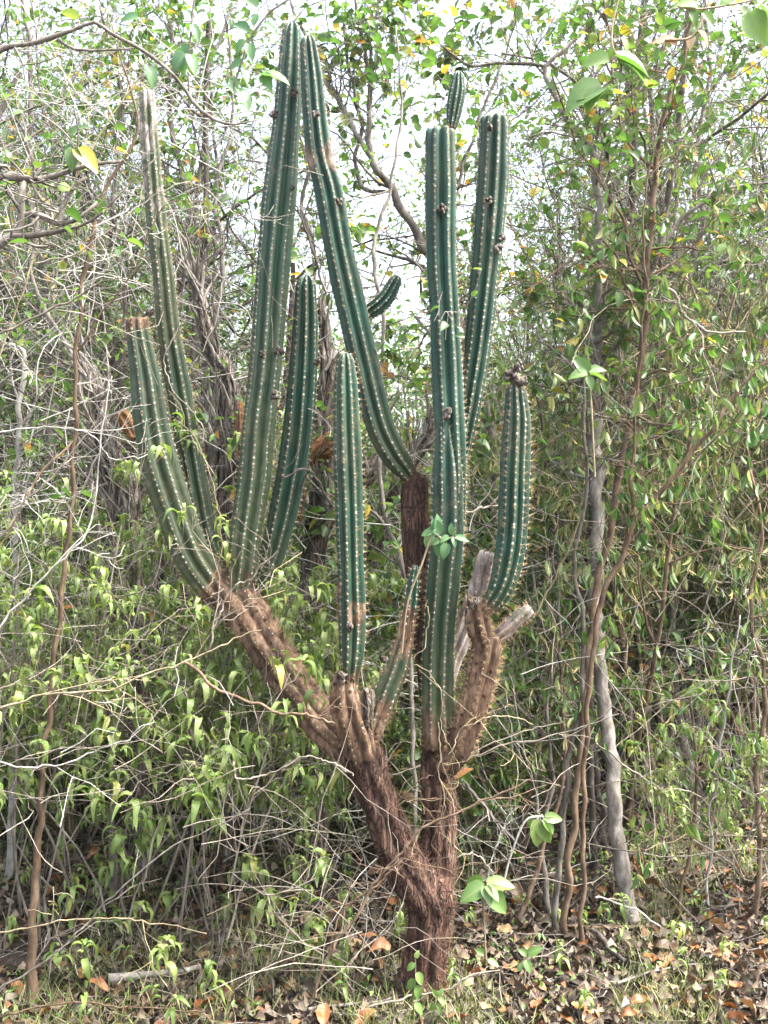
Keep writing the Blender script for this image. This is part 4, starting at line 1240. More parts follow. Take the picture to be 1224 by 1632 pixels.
# pale branches leaning in from the left, the trunk stands outside the frame
traced('leaning_tree', 'rough dark-barked tree leaning in from the left with pale knotty branches', 'tree', [
    [(-150, 1700, 0, 34), (-140, 1300, 0, 30), (-120, 900, 0, 27), (-95, 600, 0, 24), (-60, 380, 0, 20), (-25, 288, 0, 14), (15, 280, 0, 9), (45, 286, 0, 7.5), (80, 282, 0, 6), (110, 273, 0, 5), (150, 262, 0, 3.5), (190, 258, 0, 2.5)],
    [(-60, 420, 0, 12), (-20, 396, 0, 11), (18, 378, 0, 10), (34, 362, 0, 8.5), (32, 320, 0, 6.5), (40, 290, 0, 6)],
    [(34, 345, 0, 6), (52, 340, 0, 6), (75, 348, 0, 5.5), (100, 357, 0, 5), (130, 345, 0, 4), (155, 322, 0, 3)],
    [(95, 354, 0, 4.5), (102, 325, 0, 4.5), (120, 298, 0, 4), (140, 282, 0, 3.5)],
    [(20, 378, -.02, 6), (60, 374, -.03, 5), (110, 365, -.04, 4), (150, 350, -.05, 3), (200, 300, -.06, 2), (250, 250, -.06, 1.5)],
    [(-100, 620, .0, 12), (-70, 300, 0, 10), (-40, 130, 0, 8), (0, 79, 0, 5.5), (40, 70, 0, 5), (80, 62, 0, 5), (115, 50, 0, 4.5), (150, 35, 0, 4), (180, 55, 0, 3.5), (230, 82, 0, 3.5), (280, 125, 0, 3), (310, 160, 0, 3), (340, 190, 0, 2.5), (370, 200, 0, 2), (410, 190, 0, 1.5)],
    [(92, 62, 0, 3), (120, 78, 0, 2.5), (170, 80, 0, 2.5), (215, 76, 0, 2)]],
    2.75, 'grey', twigs=7, twigL=.20, seed=43, t0=.72, prm=PRM_BARE, leafshare=.25, lsize=.042, knobby=.25, twig_m='grey', lvl=3, parts=30, wide=.85)
traced('leaning_sapling', 'brown sapling climbing from the lower left past the leaning branches', 'sapling', [
    [(48, 1572, 0, 15), (52, 1500, 0, 12), (56, 1420, 0, 10), (60, 1340, 0, 9), (72, 1180, 0, 7), (95, 980, 0, 6.5), (112, 830, 0, 6), (118, 700, 0, 6), (122, 580, 0, 5.5), (128, 480, 0, 5), (146, 380, 0, 5), (168, 300, 0, 4.5), (195, 258, 0, 4), (217, 215, 0, 3.5), (212, 150, 0, 3), (190, 90, 0, 2), (180, 40, 0, 1.5)],
    [(118, 700, 0, 3), (60, 760, -.05, 3), (20, 840, -.08, 2.5), (-20, 900, -.1, 2)],
    [(124, 560, 0, 3), (160, 500, -.02, 2.5), (210, 440, -.04, 2), (260, 330, -.05, 1.6), (330, 320, -.05, 1.3)]],
    3.25, 'brown', twigs=12, twigL=.18, seed=44, t0=.5, leafshare=.3, prm=PRM_BARE, twig_m='pale', parts=30, lsize=.04, lvl=3)
# bare grey stems in the left thicket
for k, (lab, bark, Y, pts) in enumerate([
    ('pale crooked stem left of the cactus, curling at its top', 'pale', 4.3, [(20, 1250, 0, 9), (30, 1050, 0, 8), (25, 850, 0, 8), (32, 640, 0, 7), (38, 560, 0, 6), (0, 545, 0, 5), (-40, 500, 0, 4)]),
    ('grey stem bending over above the leaning dead log', 'grey', 4.1, [(180, 1260, 0, 9), (172, 1050, 0, 8), (150, 800, 0, 7), (125, 600, 0, 7), (100, 540, 0, 6), (75, 500, 0, 6), (50, 430, 0, 5), (60, 330, 0, 4), (40, 200, 0, 3)]),
    ('tall grey stem in the upper left tangle', 'grey', 4.9, [(110, 1250, 0, 11), (100, 900, 0, 10), (80, 700, 0, 10), (75, 500, 0, 9), (45, 300, 0, 7), (50, 120, 0, 6), (30, -40, 0, 4)]),
    ('thin dark stem in the upper left tangle, nearest the old arm', 'dark', 4.6, [(210, 1240, 0, 8), (205, 950, 0, 8), (185, 700, 0, 7), (200, 500, 0, 6), (180, 330, 0, 5), (195, 170, 0, 4), (160, 10, 0, 3)]),
    ('twisting grey stem left of the tallest cactus arm', 'grey', 4.5, [(360, 1240, 0, 9), (352, 1000, 0, 9), (360, 760, 0, 9), (340, 560, 0, 8), (355, 430, 0, 6), (345, 300, 0, 5), (372, 180, 0, 4), (360, 30, 0, 3)]),
    ('thin stem seen between the two tallest cactus arms', 'grey', 5.2, [(470, 1240, 0, 9), (500, 950, 0, 8), (480, 700, 0, 8), (500, 420, 0, 7), (480, 330, 0, 5), (492, 270, 0, 5), (470, 200, 0, 3)]),
]):
    traced('bare_tree', lab, 'tree', [pts], Y, bark, twigs=22, twigL=.45, seed=60 + k, leafshare=.4, t0=.3, group='bare grey stems on the left', prm=PRM_BARE)

# ------------------------------------------------------------------ dead cactus remains in the background
def dead(name, label, Y0, limbs, seed):
    W = px_path(limbs[0][1], Y0)
    ori = (W[0][0], W[0][1], gz(W[0][0], W[0][1]))
    root = thing(name, label, 'dead cactus', ori)
    rr = random.Random(seed)
    spl = []
    for k, (mn, pts) in enumerate(limbs):
        if mn == 'deadwood':
            cp = catmull(px_path([p for p in pts if p[1] < 900], Y0), 10) if len([p for p in pts if p[1] < 900]) > 2 else []
            for _ in range(70 if len(cp) else 0):
                i = rr.randrange(0, len(cp) - 3); a = rr.random() * 6.28
                d = (Vector(cp[i + 2][:3]) - Vector(cp[i][:3])).normalized()
                r_ = cp[i][3] * .62
                p = Vector(cp[i][:3]) + Vector((math.cos(a), math.sin(a), 0)) * r_ * rr.uniform(.7, 1.2)
                q_ = [p.copy()]; dd = d.copy(); L_ = rr.uniform(.06, .28)
                for t_ in range(5):
                    dd = (dd + Vector((rr.gauss(0, .22), rr.gauss(0, .2), rr.gauss(0, .15)))).normalized(); p = p + dd * L_ / 5; q_.append(p.copy())
                w_ = rr.uniform(.002, .008)
                spl.append((q_, [w_, w_ * 1.1, w_, w_ * .8, w_ * .6, w_ * .3]))
        limb('trunk' if k == 0 else 'dead_limb', pts, Y0, seed=seed + k, mname=mn, ridges=7, rdepth=.45, rough=.35, parent=root, sides=36, origin=ori, fibre=60, wide=.62)
    m = MB(); tubes(m, spl, 5)
    m.build('splinters', M['grey'], root, ori, kind='stuff')
    return root
dead('dead_cactus', 'rotting grey and orange cactus wreck behind the front arm', 4.0, [
    ('deadwood', [(505, 1390, 0, 20), (500, 1200, 0, 20), (490, 1000, 0, 22), (505, 850, 0, 26), (520, 760, 0, 25), (512, 690, 0, 24), (522, 600, 0, 18), (518, 540, 0, 12), (510, 480, 0, 7)]),
    ('deadwood', [(505, 850, -.05, 16), (545, 790, -.05, 18), (580, 760, -.03, 20), (600, 730, 0, 14)]),
    ('deadwood', [(585, 900, .1, 18), (620, 820, .1, 20), (650, 740, .1, 18), (680, 700, .1, 12), (690, 650, .1, 8)]),
    ('orangewood', [(490, 740, -.10, 8), (505, 722, -.10, 17), (525, 705, -.10, 19), (532, 688, -.1, 10)]),
    ('orangewood', [(478, 830, -.08, 6), (476, 800, -.08, 10), (484, 780, -.08, 8)])], 90)
dead('dead_cactus', 'shredded grey dead cactus trunk between the left arms', 4.1, [
    ('deadwood', [(365, 1360, 0, 16), (362, 1150, 0, 16), (365, 900, 0, 18), (362, 760, 0, 20), (370, 660, 0, 22), (360, 600, 0, 19), (330, 540, 0, 16), (318, 480, 0, 12), (310, 430, 0, 7)]),
    ('orangewood', [(385, 760, -.06, 6), (382, 690, -.07, 10), (384, 640, -.06, 7)]),
    ('deadwood', [(330, 780, 0, 8), (340, 700, 0, 13), (335, 660, 0, 9)])], 100)
dead('dead_cactus', 'fallen splintered dead cactus limb left of the leftmost arm', 3.9, [
    ('deadwood', [(235, 1400, .05, 15), (225, 1100, .03, 15), (210, 860, 0, 17), (205, 790, 0, 20), (188, 745, 0, 20), (168, 680, 0, 15), (150, 620, 0, 11), (138, 595, 0, 8)]),
    ('orangewood', [(215, 700, -.05, 12), (202, 672, -.05, 15), (190, 655, -.05, 13)]),
    ('deadwood', [(180, 830, .0, 12), (175, 780, 0, 14), (150, 700, 0, 9), (160, 620, 0, 5)])], 110)

# ------------------------------------------------------------------ croton bushes in front on the left (every leaf its own part)
def croton_spec(seed, h, stems, prm=PRM_CROTON, lsize=.047, nmax=540, lean=.35, spread=.3):
    rr = random.Random(seed)
    out = {}; tips = []
    for k in range(stems):
        a = rr.random() * 6.28
        d = Vector((math.cos(a) * lean * rr.uniform(.3, 1.5), math.sin(a) * lean * rr.uniform(.3, 1.5), 1)).normalized()
        grow(out, tips, Vector((math.cos(a) * spread * .2, math.sin(a) * spread * .2, -.03)), d, h * rr.uniform(.7, 1.1), .0030 * rr.uniform(.7, 1.2) * (h ** .5), 0, prm, rr)
    m = MB()
    for l in out: tubes(m, [(p, [max(.0008, x) for x in r]) for p, r in out[l]], 6 if l == 0 else 4)
    me = m.mesh('stems', M['drytwig'])
    rr.shuffle(tips)
    # leaves sit in tufts at the twig ends
    ends = []
    for l in out:
        if l >= 1:
            for p, r in out[l]: ends.append((p[-1], (p[-1] - p[-2]).normalized(), l))
    rr.shuffle(ends)
    use = []
    for e in ends:
        for q in range(rr.randint(5, 8)): use.append((e[0] + Vector((rr.gauss(0, .006), rr.gauss(0, .006), rr.uniform(-.03, .01))), e[1], 0))
    use = (use + tips)[:nmax]
    pos, fr = tips_frames(use, 'droop', lsize, rr)
    root = bpy.data.objects.new('croton_bush', None); C.objects.link(root)
    o = bpy.data.objects.new('stems', me); C.objects.link(o); o.parent = root
    h2 = min(len(pos), 290)
    leaf_parts(root, 'croton', 'croton', pos[:h2 * 2 // 3], fr[:h2 * 2 // 3])
    leaf_parts(root, 'croton2', 'croton', pos[h2 * 2 // 3:h2], fr[h2 * 2 // 3:h2])
    if len(pos) > h2:
        m = MB(); leaves(m, 'croton', pos[h2:], fr[h2:])
        m.build('foliage', M['croton'], root, kind='stuff')
    return root
cro = [croton_spec(401, 1.0, 3), croton_spec(402, .85, 3), croton_spec(403, 1.15, 3, nmax=680), croton_spec(404, .75, 3, nmax=480)]
used = [0] * 4
cspots = [  # px at base, Y, proto, scale, label
    (-40, 3.55, 0, 1.50, 'pale green drooping-leaved bush nearest the lower left edge'),
    (70, 3.75, 2, 1.36, 'drooping-leaved bush reaching over the leaning sapling'),
    (175, 3.70, 1, 1.72, 'drooping-leaved bush in the front row below the leaning dead limb'),
    (250, 3.62, 0, 1.45, 'drooping-leaved bush right below the leftmost cactus arm'),
    (305, 3.60, 3, 1.75, 'drooping-leaved bush covering the foot of the left cactus arms'),
    (372, 3.85, 3, 1.7, 'drooping-leaved bush topping out at the fork of the left arms'),
    (470, 3.85, 2, 1.1, 'drooping-leaved bush in the gap behind the long bark-covered branch'),
    (-70, 3.8, 2, 1.3, 'tall drooping-leaved bush half cut off by the left edge'),
    (60, 3.95, 2, 1.3, 'drooping-leaved bush behind the leaning sapling at left'),
    (170, 4.0, 1, 1.75, 'drooping-leaved bush in the second row, under the splintered dead limb'),
    (290, 4.0, 0, 1.4, 'drooping-leaved bush in the second row, under the leftmost arm'),
    (380, 4.1, 2, 1.2, 'drooping-leaved bush in the second row, by the shredded dead trunk'),
    (500, 4.4, 1, 1.4, 'drooping-leaved bush in shade beneath the rotting orange wreck'),
    (790, 4.5, 1, 1.3, 'drooping-leaved bush seen below the right cactus arm'),
    (870, 4.7, 0, 1.2, 'drooping-leaved bush behind the thin whitish stem'),
    (1130, 4.1, 3, 1.2, 'bright drooping-leaved bush between the forked trunk and the right edge'),
    (1190, 3.95, 3, .8, 'low bright drooping-leaved bush at the right edge'),
    (10, 4.5, 2, 1.3, 'drooping-leaved bush at the back by the left edge'),
    (640, 4.6, 1, 1.2, 'drooping-leaved bush behind the fork of the cactus trunk'),
]
def place_proto(protos, usedl, k, label, x, y, rz, s_, cat, group):
    if not usedl[k]:
        usedl[k] = 1; r = protos[k]
        r.location = (x, y, gz(x, y)); r.rotation_euler = (0, 0, rz); r.scale = (s_,) * 3
        r['label'] = label; r['category'] = cat; r['group'] = group
        return r
    return dup(protos[k], label, (x, y, gz(x, y)), rz, s_, group)
for (px_, Y_, k, s_, lab) in cspots:
    place_proto(cro, used, k, lab, (px_ - 612) * Y_ / FPX, Y_, R.random() * 6.28, s_, 'bush', 'drooping-leaved bushes')

# seedlings of the same plant on the litter
PRM_SEED = dict(seg=[5, 3], wob=[.12, .2], trop=[.1, .05], end=[.6, .6], kids=[1.2], t0=[.4], ang=[(25, 60)], len=[(.3, .6)], rr=[(.6, .8)], leaves=3)
see = [croton_spec(451, .24, 1, PRM_SEED, .062, 9, .2), croton_spec(452, .32, 1, PRM_SEED, .068, 11, .25), croton_spec(453, .18, 2, PRM_SEED, .055, 12, .3)]
for r_ in see: r_.name = 'croton_seedling'
useds = [0] * 3
sd_spots = []
tr = 0
while len(sd_spots) < 115 and tr < 4000:
    tr += 1
    Yq = 3.12 + 1.9 * R.random() ** 1.1; pxq = R.uniform(-40, 600) if R.random() < .93 else R.uniform(760, 1250)
    x = (pxq - 612) * Yq / FPX
    if abs(pxq - 672) < 60: continue
    if any((x - a) ** 2 + (Yq - b) ** 2 < .02 for a, b in sd_spots): continue
    sd_spots.append((x, Yq))
sd_spots.sort(key=lambda a: a[1])
cnt = {}
SZ = [(-999, 60, 'by the left edge'), (60, 150, 'around the dark foot of the leaning sapling'), (150, 250, 'on the litter below the leftmost arm'), (250, 350, 'on the litter below the left bushes'), (350, 450, 'midway between left bushes and cactus trunk'),
      (450, 640, 'just left of the cactus trunk'), (640, 900, 'just right of the cactus trunk'), (900, 1060, 'by the grey trunk'), (1060, 9999, 'by the right edge')]
for i, (x, y) in enumerate(sd_spots):
    z = [q[2] for q in SZ if q[0] <= px_of(x, y) < q[1]][0]
    c = cnt.get(z, 0); cnt[z] = c + 1
    ordn = ['nearest', 'second nearest', 'third nearest', 'fourth nearest', 'fifth nearest', 'sixth nearest', 'seventh nearest', 'eighth nearest', 'ninth nearest', 'tenth nearest', 'eleventh nearest', 'twelfth nearest', 'thirteenth nearest', 'fourteenth nearest', 'fifteenth nearest', 'sixteenth nearest', 'seventeenth nearest', 'eighteenth nearest', 'nineteenth nearest', 'twentieth nearest', 'twenty-first nearest', 'twenty-second nearest', 'twenty-third nearest', 'twenty-fourth nearest', 'twenty-fifth nearest', 'twenty-sixth nearest', 'twenty-seventh nearest', 'twenty-eighth nearest', 'farthest'][min(c, 28)]
    k = R.randrange(3)
    place_proto(see, useds, k, f'{ordn} small drooping seedling {z}', x, y, R.random() * 6.28, R.uniform(.9, 1.4) * (1 if px_of(x, y) < 620 else .62), 'seedling', 'drooping seedlings on the litter')

# ------------------------------------------------------------------ single sprigs with big leaves
def sprig(name, label, cat, base, pts_px, Y0, leaves_px, tpl, mname, stem_m='tan', r=1.6):
    """pts_px: stem path; leaves_px: (px,py, tipx, tipy, dY) each leaf traced from its stalk to its tip"""
    W = px_path([(a, b, 0, r) for a, b in pts_px], Y0)
    ori = tuple(W[0][:3])
    root = thing(name, label, cat, ori)
    m = MB(); path = catmull(W, 6)
    tubes(m, [([Vector(p[:3]) for p in path], list(path[:, 3]))], 6)
    for (x0, y0, x1, y1, dy) in leaves_px:      # stalks
        a = P(x0, y0, Y0 + dy * .5)
        j = min(path, key=lambda q: (Vector(q[:3]) - a).length)
        b = Vector(j[:3])
        if (a - b).length > .002: tubes(m, [([b, (a + b) / 2 + Vector((0, 0, -.003)), a], [.0012, .001, .001])], 4)
    m.build('stem', M[stem_m], root, ori)
    pos, F_, U_, S_ = [], [], [], []
    for (x0, y0, x1, y1, dy) in leaves_px:
        a = P(x0, y0, Y0 + dy * .5); b = P(x1, y1, Y0 + dy)
        pos.append(np.array(a) - np.array(ori)); F_.append(np.array(b - a)); S_.append((b - a).length)
        U_.append(np.array([R.gauss(0, .35), -.8 + R.gauss(0, .25), .55]))
    leaf_parts(root, tpl, mname, pos, frames(F_, U_, S_))
    return root
sprig('climbing_vine', 'small vine with oval green leaves against the brown cactus stem', 'vine', None, [(640, 1040), (650, 960), (672, 900), (690, 850), (705, 860), (722, 856)], 3.12,
      [(690, 850, 676, 872, 0), (693, 845, 700, 818, 0), (700, 852, 690, 824, 0), (706, 862, 694, 890, 0), (712, 866, 706, 892, -.02), (700, 860, 683, 868, 0), (716, 856, 700, 864, -.01), (722, 852, 718, 832, 0), (726, 856, 748, 862, -.02), (722, 858, 726, 872, -.03), (690, 848, 670, 852, 0), (697, 846, 684, 838, 0)], 'ovate', 'blue')
sprig('broadleaf_seedling', 'seedling with large pale green leaves right of the cactus trunk', 'seedling', None, [(775, 1540), (772, 1480), (770, 1440), (772, 1412)], 3.35,
      [(772, 1412, 732, 1436, -.05), (770, 1410, 752, 1400, .03), (774, 1412, 782, 1442, -.07), (776, 1414, 808, 1458, -.04), (776, 1408, 822, 1412, -.02), (770, 1405, 742, 1404, .05), (776, 1412, 796, 1436, -.07), (778, 1530, 796, 1540, -.02), (772, 1520, 756, 1512, 0)], 'ovate2', 'fresh')
sprig('broadleaf_seedling', 'low seedling with two green leaves right of the tall broadleaf one', 'seedling', None, [(835, 1570), (838, 1540), (842, 1520)], 3.3,
      [(842, 1520, 864, 1510, -.02), (840, 1522, 826, 1512, 0), (838, 1530, 846, 1552, -.04), (838, 1535, 824, 1548, -.02)], 'ovate2', 'fresh')
sprig('broadleaf_shoot', 'hanging cluster of broad green leaves on a curved shoot, right of trunk', 'shoot', None, [(800, 1420), (812, 1370), (836, 1310), (865, 1300)], 3.6,
      [(868, 1302, 898, 1306, 0), (866, 1305, 884, 1330, -.02), (858, 1306, 856, 1352, -.02), (862, 1308, 876, 1346, -.02), (850, 1304, 840, 1318, 0)], 'ovate2', 'fresh', 'pale')
sprig('young_plant', 'small upright leafy plant at the foot of the cactus', 'seedling', None, [(660, 1625), (658, 1590), (662, 1560), (662, 1528)], 3.05,
      [(662, 1526, 668, 1514, 0), (660, 1535, 648, 1548, -.01), (664, 1550, 674, 1572, -.01), (660, 1560, 650, 1580, -.01), (664, 1570, 668, 1596, -.01), (660, 1580, 652, 1600, 0), (660, 1600, 676, 1618, 0)], 'ovate', 'fresh', 'tan', 1.0)
sprig('young_plant', 'leafy weed with narrow leaves right of the cactus foot', 'seedling', None, [(690, 1625), (694, 1600), (700, 1585)], 3.08,
      [(700, 1585, 708, 1575, 0), (698, 1588, 688, 1576, 0), (699, 1592, 712, 1600, 0), (694, 1600, 684, 1612, 0), (696, 1600, 704, 1618, 0)], 'ovate', 'fresh', 'tan', 1.0)
sprig('leafy_shoot', 'bright leaf cluster tipping a thin stem above the dark trunk', 'shoot', None, [(948, 760), (945, 700), (942, 640), (938, 598)], 3.45,
      [(936, 594, 914, 566, 0), (938, 592, 968, 588, 0), (936, 596, 905, 600, -.02), (940, 598, 972, 604, -.02), (938, 600, 944, 622, -.03), (940, 592, 955, 580, .02)], 'ovate', 'fresh')
# top leaves: branch reaching from above
sprig('overhanging_twig', 'grey twig with round dull-green leaves hanging at top centre-left', 'branch', None, [(500, -60), (470, -10), (430, 20), (400, 60), (385, 100), (372, 140)], 2.9,
      [(395, 50, 372, 34, 0), (405, 40, 410, 18, 0), (420, 38, 440, 52, -.02), (392, 66, 374, 84, 0), (398, 70, 402, 96, -.02), (388, 100, 364, 108, 0), (384, 110, 396, 132, -.03), (376, 140, 366, 118, 0), (378, 142, 400, 176, -.03), (374, 150, 360, 130, .02), (418, 120, 463, 128, -.04), (420, 118, 432, 142, -.04), (300, 100, 288, 118, 0), (410, 12, 388, -8, 0)], 'ovate', 'blue', 'grey')
sprig('overhanging_twig', 'twig of long oval leaves hanging left of the round-leaved one', 'branch', None, [(330, -60), (310, 0), (305, 50), (298, 90)], 2.8,
      [(300, 70, 294, 96, 0), (296, 86, 274, 112, -.02), (302, 88, 312, 118, -.02), (297, 92, 290, 122, 0), (220, 30, 188, 32, 0), (235, 105, 246, 142, 0), (306, 40, 318, 66, 0), (305, 30, 296, 12, 0)], 'ovate', 'blue', 'grey')
sprig('overhanging_twig', 'twig with three drooping green leaves at mid upper left', 'branch', None, [(60, 180), (90, 200), (110, 220), (118, 236)], 2.7,
      [(118, 236, 96, 244, 0), (120, 238, 112, 272, -.03), (124, 238, 156, 272, -.03), (112, 216, 144, 198, 0), (122, 236, 135, 250, -.03)], 'ovate', 'ovate', 'grey')
sprig('overhanging_twig', 'twig with large yellow-green leaves near the top right', 'branch', None, [(1000, -40), (980, 20), (975, 70), (990, 110), (960, 140)], 2.9,
      [(970, 95, 925, 100, 0), (978, 90, 1040, 112, 0), (960, 140, 896, 172, -.02), (962, 142, 930, 176, -.03), (975, 120, 1000, 128, -.02), (985, 100, 1040, 130, 0), (955, 150, 902, 156, 0), (990, 60, 1002, 86, 0)], 'ovate', 'fresh', 'tan')
sprig('overhanging_twig', 'twig of yellow and green leaves at the top right corner', 'branch', None, [(1260, -20), (1200, 0), (1150, 10), (1110, 15), (1080, 10)], 2.7,
      [(1110, 12, 1070, 6, 0), (1120, 20, 1140, 40, 0), (1180, 12, 1200, 46, 0), (1195, 20, 1226, 74, -.03), (1210, 10, 1240, 40, -.03), (1150, 10, 1170, -12, 0), (1100, 18, 1112, 44, 0)], 'ovate', 'fresh', 'tan')
sprig('overhanging_twig', 'short twig with orange-red dry leaves at top right', 'branch', None, [(1140, -30), (1120, 30), (1100, 60), (1060, 64)], 2.95,
      [(1078, 72, 1038, 62, 0), (1112, 50, 1132, 74, 0), (1105, 58, 1098, 80, 0)], 'ovate', 'fall', 'tan')

# ------------------------------------------------------------------ loose dry twigs and vines, each one its own
def vine(label, pts, Y0, mname='pale', r=2.2, name='dry_vine', cat='vine', group='dry vines and fallen twigs', fork=0, seed=0):
    W = px_path([(p[0], p[1], p[2] if len(p) > 2 else 0, r * (1 - .45 * i / max(1, len(pts) - 1))) for i, p in enumerate(pts)], Y0)
    path = catmull(W, 7); rr = random.Random(seed)
    ori = tuple(path[0][:3])
    m = MB()
    P_ = [Vector(p[:3]) + Vector((rr.gauss(0, .0018), rr.gauss(0, .0018), rr.gauss(0, .0018))) + .011 * Vector((noise.noise(Vector((i * .22, seed * 5.1, 0))), noise.noise(Vector((i * .22, seed * 5.1, 7))), noise.noise(Vector((i * .22, seed * 5.1, 3))))) for i, p in enumerate(path)]
    items = [(P_, list(path[:, 3] / 1.09))]
    o_, t_ = {}, []
    for k in range(fork):
        i = rr.randrange(3, len(P_) - 3); d = (P_[i + 1] - P_[i]).normalized()
        dd = (d + rand_perp(d, rr) * .8).normalized()
        grow(o_, t_, P_[i], dd, rr.uniform(.12, .35), path[i][3] * .55, 3, PRM_BARE, rr)
    for l in o_: items += [(p, [max(.0009, x) for x in q]) for p, q in o_[l]]
    for it in items: tubes(m, [it], 5)
    o = m.build(name, M[mname], None, (0, 0, 0))
    o['label'] = label; o['category'] = cat; o['group'] = group
    return o
